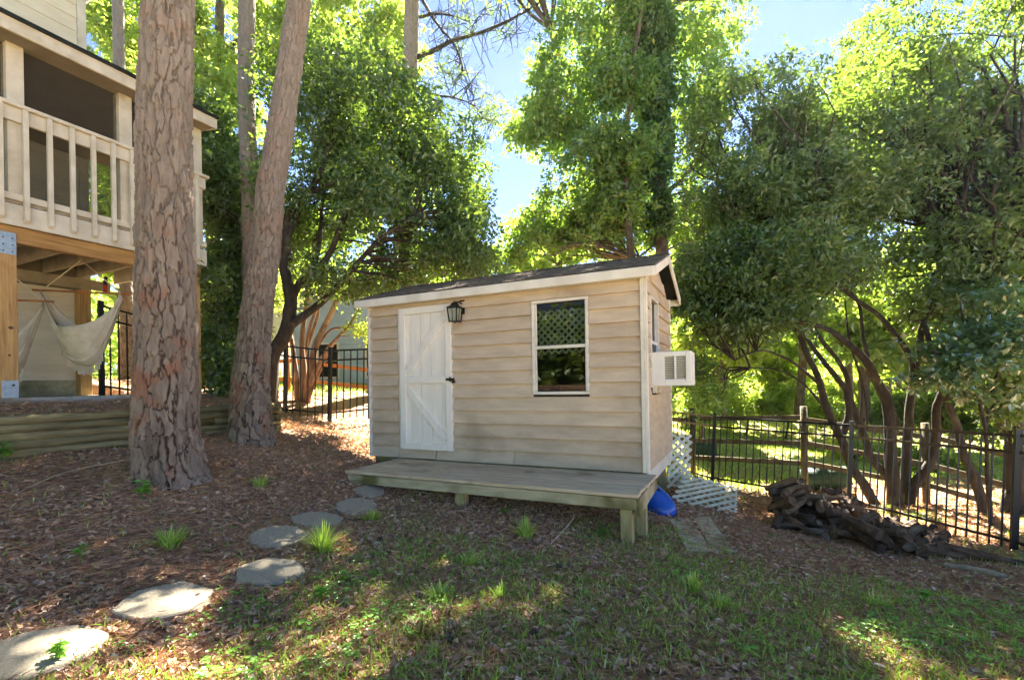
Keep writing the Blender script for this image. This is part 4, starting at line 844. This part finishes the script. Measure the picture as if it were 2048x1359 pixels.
# ------------------------------------------------------------------ retaining wall
rw = thing('retaining_wall', 'low wall of stacked round landscape timbers below the patio', 'retaining wall', (-6.15, 3.5, -.6))
for k in range(6):
    z = -.645+k*.078; y = 1.2+random.uniform(-.3, .3)
    while y < YW+.02:
        e = min(y+2.44, YW+.05-(.12 if k % 2 else 0))
        if e-y > .15: MB().tube([(XW+.047, y+.004, z), (XW+.047, (y+e)/2, z+random.uniform(-.004, .004)), (XW+.047, e-.004, z)], .045, 10, True, .03).build('timber', M['timber'], rw)
        y = e+.0
        if e >= YW-.1: break
    if k % 2: MB().tube([(XW-.9, YW+.0, z), (XW+.09, YW+.0, z)], .043, 10, True, .03).build('timber', M['timber'], rw)
    else: MB().tube([(XW-.9, YW+.01, z), (XW-.0, YW+.01, z)], .043, 10, True, .03).build('timber', M['timber'], rw)

# ------------------------------------------------------------------ fences
def metal_fence(label, posts, hh=1.3, lean=.06, sp=.118, skip=()):
    """posts: (px, py_top, depth)"""
    P = [at(*p) for p in posts]; ln = -Rv*lean*hh; f = thing('metal_fence', label, 'fence', (P[0][0], P[0][1], P[0][2]-hh)); dn = np.array([0, 0, -hh])+ln
    pm = None
    for p in P:
        MB().bar(p+[0, 0, .03], p+dn*1.08, .058, .058).build('post', M['blackmetal'], f)
    for a, b_ in zip(P, P[1:]):
        for t in (.03, .17, .93): MB().bar(a+dn*t, b_+dn*t, .022, .032).build('rail', M['blackmetal'], f)
        n = int(np.linalg.norm(b_-a)/sp)
        for i in range(1, n):
            q = a+(b_-a)*i/n; MB().bar(q+dn*.035, q+dn*1.03, .017, .017).build('picket', M['blackmetal'], f)
metal_fence('black metal picket fence running from the woodpile to the right edge', [(1340,819,10.3),(1430,829,9.2),(1704,845,7.5),(2037,864,5.3),(2300,880,4.2)])
metal_fence('black metal picket fence between the leaning pine and the shed', [(395,657,8.6),(483,671,8.75),(572,688,8.9),(661,697,9.0),(741,694,9.4),(860,700,9.9)], lean=.03)
metal_fence('short run of black metal picket fence beyond the patio', [(201,605,6.95),(300,634,7.7),(395,657,8.6)], lean=.0)
def wood_fence(label, posts, rails, m, hh=1.35, pr=.055, rh=.085):
    P = [at(*p) for p in posts]; f = thing('wooden_fence', label, 'fence', (P[0][0], P[0][1], P[0][2]-hh))
    for p in P: MB().tube([p, p+np.array([0, 0, -hh-.3])], pr, 8, True, .04).build('post', m, f)
    for a, b_ in zip(P, P[1:]):
        for t in rails:
            MB().bar(a+np.array([0, 0, -t])+rng.normal(size=3)*.012, b_+np.array([0, 0, -t])+rng.normal(size=3)*.012, .045, rh).build('rail', m, f)
wood_fence('weathered post and rail wooden fence behind the black metal fence at right', [(1200,815,11.2),(1384,816,9.9),(1607,812,8.5),(1850,845,7.4+.4),(2110,905,7.0)], (.22,.66,1.02), M['oldrail'])
wood_fence('orange cedar post and rail fence in front of the blue house', [(420,690,11.0),(575,678,11.2),(745,700,11.6),(900,705,12)], (.5,.92,1.3), M['orangerail'], 1.5)

# ------------------------------------------------------------------ neighbour houses
def nbhouse(label, x0, x1, d, ztop, zr, wallm, exp=.16, depth=6, win=()):
    A = at(x0, 780, d); B = at(x1, 780, d); ax = (B-A); ax[2] = 0; Lh = np.linalg.norm(ax); ax /= Lh; bx_ = np.array([-ax[1], ax[0], 0.]); A[2] = 0
    f = thing('neighbour_house', label, 'house', (A[0], A[1], -.8)); zb = -1.2
    q = lambda u, v, z: A+ax*u+bx_*v+np.array([0, 0, z])
    def hx(u0, u1, v0, v1, z0, z1, nm, m, par=None): return MB().hexa([q(u0, v0, z0), q(u1, v0, z0), q(u1, v1, z0), q(u0, v1, z0), q(u0, v0, z1), q(u1, v0, z1), q(u1, v1, z1), q(u0, v1, z1)]).build(nm, m, par or f)
    hx(0, Lh, .02, depth, zb, ztop, 'wall', wallm)
    z = zb; 
    while z < ztop-.05:
        MB().hexa([q(.12, -.02, z), q(Lh-.12, -.02, z), q(Lh-.12, .019, z), q(.12, .019, z), q(.12, 0, z+exp), q(Lh-.12, 0, z+exp), q(Lh-.12, .019, z+exp), q(.12, .019, z+exp)]).build('siding_board', wallm, f); z += exp
    hx(0, .115, -.03, .019, zb, ztop, 'corner_trim', M['white']); hx(Lh-.115, Lh, -.03, .019, zb, ztop, 'corner_trim', M['white'])
    m = Lh/2
    MB().add([q(-.3, -.3, ztop), q(m, -.3, zr), q(Lh+.3, -.3, ztop), q(-.3, depth, ztop), q(m, depth, zr), q(Lh+.3, depth, ztop), q(-.3, -.3, ztop-.12), q(m, -.3, zr-.14), q(Lh+.3, -.3, ztop-.12), q(-.3, depth, ztop-.12), q(m, depth, zr-.14), q(Lh+.3, depth, ztop-.12)],
       [(0, 1, 4, 3), (1, 2, 5, 4), (6, 9, 10, 7), (7, 10, 11, 8), (0, 3, 9, 6), (2, 8, 11, 5)]).build('roof', M['greyroof'], f)
    MB().add([q(0, 0, ztop), q(Lh, 0, ztop), q(m, 0, zr-.15), q(0, .1, ztop), q(Lh, .1, ztop), q(m, .1, zr-.15)], [(0, 1, 2), (5, 4, 3), (0, 2, 5, 3), (1, 4, 5, 2)]).build('gable', wallm, f)
    for a, b_ in (((-.3, ztop), (m, zr)), ((m, zr), (Lh+.3, ztop))):
        MB().hexa([q(a[0], -.36, a[1]-.22), q(b_[0], -.36, b_[1]-.22), q(b_[0], -.31, b_[1]-.22), q(a[0], -.31, a[1]-.22), q(a[0], -.36, a[1]+.02), q(b_[0], -.36, b_[1]+.02), q(b_[0], -.31, b_[1]+.02), q(a[0], -.31, a[1]+.02)]).build('rake_board', M['white'], f)
    for (u0, u1, z0, z1) in win:
        wn = hx(u0, u1, -.05, -.021, z0, z1, 'window', M['white'])
        hx(u0+.08, u1-.08, -.056, -.051, z0+.08, (z0+z1)/2-.03, 'pane', M['blackplastic'], wn); hx(u0+.08, u1-.08, -.056, -.051, (z0+z1)/2+.03, z1-.08, 'pane', M['blackplastic'], wn)
nbhouse('pale blue sided neighbour house with grey gable roof behind the shed', 585, 1070, 17, 2.9, 4.35, M['bluesiding'], win=((.9, 1.7, .3, 1.6), (2.6, 3.6, .3, 1.7), (5.5, 6.6, .3, 1.7)))
nbhouse('cream sided neighbour house glimpsed behind the bushy evergreen', 340, 520, 19, 3.4, 4.6, M['cream'], win=((1, 1.9, .6, 1.9),))

# ------------------------------------------------------------------ small yard objects
STN = []
def stone(px, py, rpx, label, n, rot, sq=1.0):
    c = gpt(px, py); r = rpx/FPX*(c@Fv); STN.append((c[0], c[1], r)); t = random.uniform(0, .3); e = .004
    nx_ = (g1(c[0]+.2, c[1])-g1(c[0]-.2, c[1]))/.4; ny_ = (g1(c[0], c[1]+.2)-g1(c[0], c[1]-.2))/.4
    top = []; bot = []
    cor = [(math.cos(rot+2*math.pi*k/n)*(1+random.uniform(-.07, .07)), math.sin(rot+2*math.pi*k/n)*(1+random.uniform(-.07, .07))) for k in range(n)]; outl = []
    for k in range(n):
        for t_ in (0, .25, .5, .75):
            q0, q1 = cor[k], cor[(k+1) % n]; f_ = 1+random.uniform(-.022, .022)-(.03 if t_ == 0 else 0); outl.append(((q0[0]*(1-t_)+q1[0]*t_)*f_, (q0[1]*(1-t_)+q1[1]*t_)*f_))
    n = len(outl)
    for k in range(n):
        a = math.atan2(outl[k][1], outl[k][0]); rr_ = r*math.hypot(*outl[k]); x = math.cos(a)*rr_; y = math.sin(a)*rr_*sq
        top.append((x, y, nx_*x+ny_*y+.034)); bot.append((x*1.03, y*1.03, nx_*x+ny_*y-.05))
    m = MB(); m.add([(c[0]+p[0], c[1]+p[1], c[2]+p[2]) for p in bot+top], [tuple(range(n, 2*n))]+[(k, (k+1) % n, n+(k+1) % n, n+k) for k in range(n)])
    o = m.build('stepping_stone', M['stone'], bevel=.008); tag(o, label, 'paving stone', 'stepping stones leading to the platform')
stone(75,1312,112,'large grey stepping stone cut by the lower left frame edge',7,.3); stone(332,1208,86,'six sided stepping stone with leaves growing over it in the foreground',6,.15)
stone(543,1148,70,'hexagonal stepping stone just below the bright grass tuft',6,.5); stone(556,1078,56,'sunlit round stepping stone left of the bright grass tuft',11,.2)
stone(636,1043,48,'oval stepping stone second from the platform end of the row',12,.1); stone(712,1016,43,'stepping stone beside the grass below the platform corner',9,.1); stone(740,986,32,'smallest stepping stone nearest the platform corner',8,.4)

# grass tufts
def tuft(px, py, label, n, hh, sp, m):
    c = gpt(px, py); a = rng.random(n)*2*np.pi; r = rng.random(n)*.02; seg = 4; V = []; F = []
    ln_h = hh*(.5+.7*rng.random(n)); lean = rng.random(n)*sp
    for i in range(n):
        d = np.array([math.cos(a[i]), math.sin(a[i]), 0]); s = np.array([-d[1], d[0], 0]); b = len(V); w = .0045+.003*rng.random()
        for j in range(seg+1):
            t = j/seg; p = c+d*(r[i]*3+lean[i]*t**1.6)+np.array([0, 0, ln_h[i]*(t-.42*t*t*lean[i]/sp)]); ww = w*(1-t)**.7
            V += [p-s*ww, p+s*ww]
        for j in range(seg): F.append((b+2*j, b+2*j+1, b+2*j+3, b+2*j+2))
    V = np.array(V); F = np.array(F); o = npmesh('grass_tuft', V-c, F, M[m], None, {'rnd': ('FACE', np.repeat(rng.random(n), seg))}); o.location = c
    tag(o, label, 'grass tuft', 'grass tufts in the leaf litter')
for t in [(645,1105,'thick bright green grass tuft right of the sunlit stepping stone',190,.24,.24,'grass'),(340,1095,'dull green grass clump below the thick pine',160,.16,.2,'grass'),(745,1040,'low grass clump below the platform left corner',150,.10,.16,'grass'),
          (1050,1078,'upright grass clump in front of the platform middle',130,.2,.16,'grass'),(940,1135,'small yellow green grass tuft below the second platform post',80,.12,.12,'grass'),(880,1200,'yellow green grass tuft left of centre in the foreground',80,.12,.12,'grass'),
          (1385,1185,'sunlit yellow grass tuft at the edge of a light patch at right',90,.14,.1,'grass'),(1440,1215,'green grass tuft right of the sunlit yellow tuft',80,.11,.12,'grass'),(520,975,'sparse grass tuft right of the thick pine base',110,.14,.16,'grass'),
          (840,1275,'dry grass tuft near the bottom centre left',90,.1,.12,'drygrass'),(1000,1195,'small grass tuft in the clover at centre',64,.1,.1,'grass'),(1755,1215,'thin grass tuft in the shade at lower right',60,.12,.12,'grass')]: tuft(*t)
# leafy seedlings
def seedling(px, py, label, hh, n, ln, m='clover'):
    c = gpt(px, py); t = thing('seedling', label, 'plant', c, 'green seedlings in the litter')
    MB().tube([c, c+np.array([.01, .01, hh])], [.004, .002], 5, False).build('stem', M['clover'], t)
    P = c+np.array([0, 0, 1.])*(rng.random((n, 1))*hh*.6+hh*.4); a = rng.random(n)*2*np.pi; D = np.stack([np.cos(a), np.sin(a), rng.normal(size=n)*.2], 1)
    leafset('leaves', P, D, np.tile([0, 0, 1.], (n, 1))+rng.normal(size=(n, 3))*.25, ln, ln*.6, M[m], t)
for s in [(285,1000,'leafy green seedling at the foot of the thick pine',.16,34,.07),(690,1170,'small green seedling right of the hexagonal stone',.1,20,.05),(8,930,'green leaves of a plant at the left frame edge below the timber wall',.2,36,.08),
          (640,1205,'green seedling near the lit litter patch',.1,20,.05),(160,1130,'thin seedling in the litter at lower left',.14,16,.05),(115,1330,'bright seedling growing over the large corner stone',.12,24,.05),(1010,1030,'two leafed seedling in the shade in front of the platform',.08,8,.06),
          (1205,1075,'low seedling left of the front platform post',.1,16,.06),(1850,1200,'seedling in a sun fleck at lower right',.08,24,.05),(10,790,'bushy plant growing beside the left porch post',.3,60,.08)]: seedling(*s)

# firewood
woodm = []
for i in range(7):
    g = MB(); n = 7 if i < 3 else 4+i % 2; r = .038+.009*(i % 3); l = .40
    g.tube([(-l/2, 0, 0), (0, random.uniform(-.01, .01), random.uniform(-.01, .01)), (l/2, 0, 0)], [r, r*random.uniform(.9, 1.05), r*.93], n, True, .22); g.sm = [False]*len(g.sm)
    o = g.build('firewood_log', M['split'] if i in (3, 5) else M['log'], origin=(0, 0, 0)); woodm.append(o.data); bpy.data.objects.remove(o)
def log(px, d, layer, az, tilt, k, sc=1.0, lab=None):
    b = at(px, 1000, d); z = g1(b[0], b[1]); o = bpy.data.objects.new('firewood_log', woodm[k % 7]); link(o)
    o.location = Vector((b[0], b[1], z+.03+layer*.075)); o.rotation_euler = (random.uniform(0, 6), tilt, az); o.scale = (sc, sc, sc)
    if lab: tag(o, lab, 'firewood', 'large logs trailing from the woodpile'); return
    zn = 'tall left end' if px < 1640 else 'middle' if px < 1740 else 'low right end'
    tag(o, 'dark split log, %s, %s of the woodpile' % ('upper layers' if layer > 2.2 else 'bottom layers', zn), 'firewood', 'logs in the tumbled woodpile')
for i in range(190):
    px = random.uniform(1550, 1865); hgt = np.interp(px, [1540, 1570, 1620, 1700, 1760, 1820, 1890], [3, 6, 5.2, 3.8, 2.4, 1.4, .4]); lay = random.random()**1.2*hgt
    d = random.uniform(5.5, 6.5)+(.1*lay) if px < 1720 else random.uniform(5.1, 5.9)
    log(px, d, lay, TH+random.choice([1.2, .2, 2.2, .7])+random.uniform(-.5, .5), random.uniform(-.5, .5), i, random.uniform(.75, 1.15))
for i, (px, py_) in enumerate([(1840, 0), (1870, 0), (1900, 0), (1930, 1), (1960, 0), (1985, 0), (2010, 0)]):
    log(px, 5.1-.05*i, .2+py_*.6, TH-.55+random.uniform(-.15, .15), .12, i+1, 1.15, ['first','second','third','fourth','fifth','sixth','last'][i]+' large bark covered log trailing right from the woodpile along the fence')
for i in range(4):
    a = at(1532+i*8, 978+i*11, 6.3-.05*i); b_ = at(1590+i*8, 957+i*11, 6.25-.05*i); o = MB().bar(a, b_, .13, .05).build('split_plank', M['split'], bevel=.006)
    tag(o, ['topmost','second','third','lowest'][i]+' pale split slab of the small stack on the woodpile top', 'firewood', 'pale slabs stacked on the woodpile')
o = MB(); a = gpt(1880,1135); b_ = gpt(2010,1160); o.tube(spline([a+[0, 0, .03], (a+b_)/2+[0, 0, .045], b_+[0, 0, .03]], 8), [.022, .028, .03, .032, .034, .034, .033, .03], 9, True, .08); o = o.build('fallen_branch', mat('pale_branch', 'a09684', '7b7262', 12, bump=.4)); tag(o, 'pale fallen branch lying in front of the woodpile at right', 'branch')
# boards on the dirt
for (q, lb) in (([(1384,1038),(1418,1036),(1470,1108),(1432,1112)], 'mossy plank lying in the dirt below the lattice, right one of two'), ([(1338,1042),(1378,1040),(1428,1108),(1375,1106)], 'mossy plank lying in the dirt below the lattice, left one of two')):
    P = [gpt(*p)+np.array([0, 0, .015]) for p in q]; m = MB().hexa([p-np.array([0, 0, .03]) for p in P[::-1]]+[p+np.array([0, 0, .012]) for p in P[::-1]]); o = m.build('ground_plank', M['mosswood'], bevel=.004); tag(o, lb, 'plank')
# blue tub
def tub():
    c = at(1306, 1000, 5.45); t = thing('wheelbarrow_tub', 'bright blue plastic tub tipped against the shed behind the platform', 'tub', c)
    V = []; F = []; nu, nv = 28, 10
    ax = (at(1335,1020,5.3)-at(1286,975,5.6)); ax /= np.linalg.norm(ax); up = np.array([.45, -.55, .7]); up -= ax*(up@ax); up /= np.linalg.norm(up); sd_ = np.cross(ax, up)
    for j in range(nv):
        ph = j/(nv-1)*math.pi/2
        for i in range(nu):
            a_ = 2*math.pi*i/nu; ca = math.copysign(abs(math.cos(a_))**.75, math.cos(a_)); sa = math.copysign(abs(math.sin(a_))**.75, math.sin(a_)); k = math.cos(ph)**.6
            V.append(c+ax*ca*.29*k+sd_*sa*.17*k+up*(math.sin(ph)*.14))
    for j in range(nv-1):
        for i in range(nu): F.append((j*nu+i, j*nu+(i+1) % nu, (j+1)*nu+(i+1) % nu, (j+1)*nu+i))
    F.append(tuple((nv-1)*nu+i for i in range(nu)))
    m = MB(); m.add(V, F, True); m.build('shell', M['blue'], t)
    P = [V[i] for i in range(nu)]+[V[0]]; MB().tube(P, .013, 6, False).build('rim', M['blackplastic'], t)
    MB().bar(c+up*.139-ax*.14-sd_*.05, c+up*.139+ax*.02-sd_*.05, .03, .012).build('slot', M['blackplastic'], t)
tub()
for i, (x, y_, lb) in enumerate(((1306, 975, 'left of two white plastic pipe stubs standing behind the blue tub'), (1319, 980, 'right of two white plastic pipe stubs standing behind the blue tub'))):
    a = at(x, y_, 6.0); o = MB().tube([a, a+np.array([.02, 0, -.25])], .025, 10).build('plastic_pipe', M['white']); tag(o, lb, 'pipe')
# things beyond the fences
a = at(1520, 962, 10.5)
def cyl(name, a, b_, r, m, lb, cat, n=14):
    P = spline([np.array(a), (np.array(a)+np.array(b_))/2+[0, 0, -.04], np.array(b_)], 7); o = MB().tube(P, [r*.8, r, r*1.05, r, r*1.08, r, r*.85], n, True, .03).build(name, m); tag(o, lb, cat)
cyl('rolled_tarp', at(1600,955,9.2), at(1700,950,8.8), .2, M['greentarp'], 'dark green rolled tarp lying beyond the right fences', 'tarp')
cyl('plastic_barrel', at(412,775,10.5), at(410,735,10.5), .14, M['teal'], 'small teal barrel behind the black fence left of the leaning pine', 'barrel')
o = MB().box((-.25, -.18, 0), (.25, .18, .4)).build('utility_box', M['greentarp'], bevel=.03); p = at(1412,945,11.5); o.location = Vector([float(p[0]), float(p[1]), g1(p[0], p[1])]); tag(o, 'green utility box on the lawn beyond the right fence', 'utility box')
b0 = gpt(1240,1045)
for q, lb in (([(1232,1033,0),(1245,1042,0),(1262,1052,.03),(1290,1070,0)], 'thin pale stick on the ground behind the front platform post'), ([(708,1113,0),(760,1122,0),(830,1132,0),(850,1138,0)], 'long thin pale stick lying below the platform left half'), ([(915,1142,0),(940,1144,0),(965,1148,0)], 'short pale stick beside the small grass tuft'),
              ([(25,995,.01),(110,962,.04),(180,945,.05),(290,935,.1)], 'long curved dead twig across the pine straw left of the thick pine'), ([(1085,1105,0),(1130,1070,.05),(1150,1055,.1)], 'thin dark twig poking up in front of the platform')):
    P = spline([gpt(a, b_)+np.array([0, 0, .008+z]) for a, b_, z in q], 10); o = MB().tube(P, .005, 5).build('stick', M['deckwood']); tag(o, lb, 'stick')
# pine cones
def cone(px, py, lb):
    c = gpt(px, py); g = MB(); n = 12
    for j in range(7):
        for i in range(7):
            a_ = 2*math.pi*(i+.5*(j % 2))/7; r = .018*math.sin(math.pi*(j+1)/8.5)+.004; z = .003+j*.006; d = Vector((math.cos(a_), math.sin(a_), 0)); s = Vector((-d.y, d.x, 0))
            b = Vector([float(q) for q in c])+Vector((0, 0, z)); g.add([b, b+d*r+s*.008+Vector((0, 0, .002)), b+d*(r+.006)+Vector((0, 0, .010)), b+d*r-s*.008+Vector((0, 0, .002)), b+d*r*.6+Vector((0, 0, .012))], [(0, 1, 2), (0, 2, 3), (1, 4, 2), (2, 4, 3)])
    o = g.build('pine_cone', M['cone']); tag(o, lb, 'pine cone', 'pine cones in the litter')
for q in ((777,1113,'pine cone in the litter left of the pale sticks'),(842,1203,'pine cone left of the yellow green foreground tuft'),(900,1285,'grey pine cone near the bottom centre'),(1118,1140,'dark pine cone right of the centre grass'),(1070,1275,'dark pine cone in the clover at bottom centre'),(760,1085,'pine cone above the pale stick')): cone(*q)

# ------------------------------------------------------------------ litter, straw, clover, grass
def scatter(n, dmin, dmax, power=1.0, xr=1.25):
    u = rng.random(n); d = (dmin**power+u*(dmax**power-dmin**power))**(1/power); X = (rng.random(n)*2-1)*d*xr
    x = X*Rv[0]+d*Fv[0]; y = X*Rv[1]+d*Fv[1]; return x, y, X, d
def okmask(x, y):
    ins = (x < XW+.09) & (x > XW-.02) & (y < YW); house = (x < -6.96) & (y < PE+.42)
    st_ = np.zeros(len(x), bool)
    for a, b, r in STN: st_ |= ((x-a)**2+(y-b)**2 < (r*.9)**2) & (rng.random(len(x)) < .97)
    return ~(ins | house | st_)
x, y, X, d = scatter(150000, 1.4, 10.5, 1.15); g = greenmask(x, y); k = okmask(x, y) & (rng.random(len(x)) > g*.55)
straw = (X < -.45*d) & (d > 3.0) & (fbm(x*1.1, y*1.1) > .42); k &= ~(straw & (rng.random(len(x)) > .3)); k &= ~((X > .4) & (d < 4) & (rng.random(len(x)) > .45))
x, y = x[k], y[k]; n = len(x); z = gz(x, y); P = np.stack([x, y, z+.006+.02*rng.random(n)**2], 1); a = rng.random(n)*2*np.pi
D = np.stack([np.cos(a), np.sin(a), rng.normal(size=n)*.25], 1); Nn = rng.normal(size=(n, 3))*.38; Nn[:, 2] += 1; sz = .018+.05*rng.random(n)**2
o = leafset('leaf_litter', P, D, Nn, sz, sz*(.35+.4*rng.random(n)), M['litter'], fold=.3, curl=.3); tag(o, 'brown dead leaves covering the ground', 'leaf litter', kind='stuff')
# larger curled leaves
x, y, X, d = scatter(2600, 1.6, 5.5, 1.0); k = okmask(x, y); x, y = x[k], y[k]; n = len(x); z = gz(x, y); a = rng.random(n)*2*np.pi; P0 = np.stack([x, y, z+.02], 1); Pl = []; Dl = []
for q in range(5):
    b_ = a+(q-2)*.62; Pl.append(P0+rng.normal(size=P0.shape)*.002); Dl.append(np.stack([np.cos(b_), np.sin(b_), .12*np.sin(a*3+q)], 1))
P = np.concatenate(Pl); Nn = np.tile([0, 0, 1.], (len(P), 1))+np.tile(rng.normal(size=(n, 3))*.25, (5, 1)); l = np.concatenate([(.05+.012*((q-2)**2*-1+3)/3)*np.ones(n) for q in range(5)])
rs = rng; o = leafset('lobed_leaves', P, np.concatenate(Dl), Nn, l*1.05, l*.42, M['litter'], fold=.15, curl=.2); tag(o, 'larger lobed dead leaves lying on the litter', 'leaf litter', kind='stuff')
x, y, X, d = scatter(85000, 1.4, 8, 1.1); st = (X < -.35*d) & (d > 2.8); k = okmask(x, y) & (st | (rng.random(len(x)) < .6)); x, y = x[k], y[k]; n = len(x); a = rng.random(n)*2*np.pi
P = np.stack([x, y, gz(x, y)+.008+.03*rng.random(n)], 1); D = np.stack([np.cos(a), np.sin(a), rng.normal(size=n)*.15], 1); Nn = rng.normal(size=(n, 3))*.3; Nn[:, 2] += 1
o = leafset('pine_straw', P, D, Nn, .11, .0035, M['straw'], fold=0, curl=.1); tag(o, 'fallen brown pine needles matted over the ground', 'pine straw', kind='stuff')
# clover patches
x, y, X, d = scatter(60000, 1.4, 7.5, 1.0); pn = fbm(x*2.2+4, y*2.2, 1, 3); pr = greenmask(x, y)*.75+.10; k = okmask(x, y) & (vn(x*7, y*7) > .45) & (pn > .50) & (rng.random(len(x)) < pr*sst(.5, .62, pn)*1.1+.02); x, y = x[k], y[k]; n = len(x); a = rng.random(n)*2*np.pi
P0 = np.stack([x, y, gz(x, y)+.02+.035*rng.random(n)], 1); P = np.repeat(P0, 3, 0); b_ = (a[:, None]+np.array([0, 2.1, 4.2])[None]).ravel(); D = np.stack([np.cos(b_), np.sin(b_), np.full(3*n, .1)], 1)
Nn = np.repeat(rng.normal(size=(n, 3))*.3, 3, 0); Nn[:, 2] += 1; sz = np.repeat(.009+.012*rng.random(n), 3)
o = leafset('clover', P, D, Nn, sz, sz*1.1, M['clover'], fold=.1); tag(o, 'patches of green clover low on the ground', 'clover', kind='stuff')
x, y, X, d = scatter(100000, 1.4, 8, 1.0); k = okmask(x, y) & (rng.random(len(x)) < greenmask(x, y)*.85+.05); x, y = x[k], y[k]; n = len(x)
P = np.stack([x, y, gz(x, y)], 1); D = rng.normal(size=(n, 3))*.5; D[:, 2] = .9; o = leafset('thin_grass', P, D, rng.normal(size=(n, 3)), .03+.045*rng.random(n), .005, M['grass'], fold=0, curl=.3); tag(o, 'thin short grass growing through the litter', 'grass', kind='stuff')
# lawn beyond the right fence and yard beyond the left
x, y, X, d = scatter(60000, 8.8, 26, 1.0, 1.1); k = (greenmask(x, y) > .4) & ~((X > -9) & (X < 1.2) & (d > 15)); x, y = x[k], y[k]; n = len(x)
P = np.stack([x, y, gz(x, y)], 1); D = rng.normal(size=(n, 3))*.4; D[:, 2] = .9; o = leafset('lawn_grass', P, D, rng.normal(size=(n, 3)), .09, .03, M['grass'], fold=0, curl=.3); tag(o, 'sunlit green lawn beyond the fences', 'grass', kind='stuff')
# ------------------------------------------------------------------ haze volume for the glow toward the sun
hm = bpy.data.materials.new('haze'); hm.use_nodes = True; N = hm.node_tree.nodes; N.clear(); out = N.new('ShaderNodeOutputMaterial'); v = N.new('ShaderNodeVolumePrincipled')
v.inputs['Color'].default_value = (.9, .95, 1, 1); v.inputs['Density'].default_value = .00024; v.inputs['Anisotropy'].default_value = .6; hm.node_tree.links.new(v.outputs[0], out.inputs['Volume'])
hz = MB().box((-62, -26, -8), (62, 72, 26)).build('haze', hm); hz['kind'] = 'stuff'; hz['label'] = 'thin bright haze in the air under the trees'
print('LEAVES', NL)
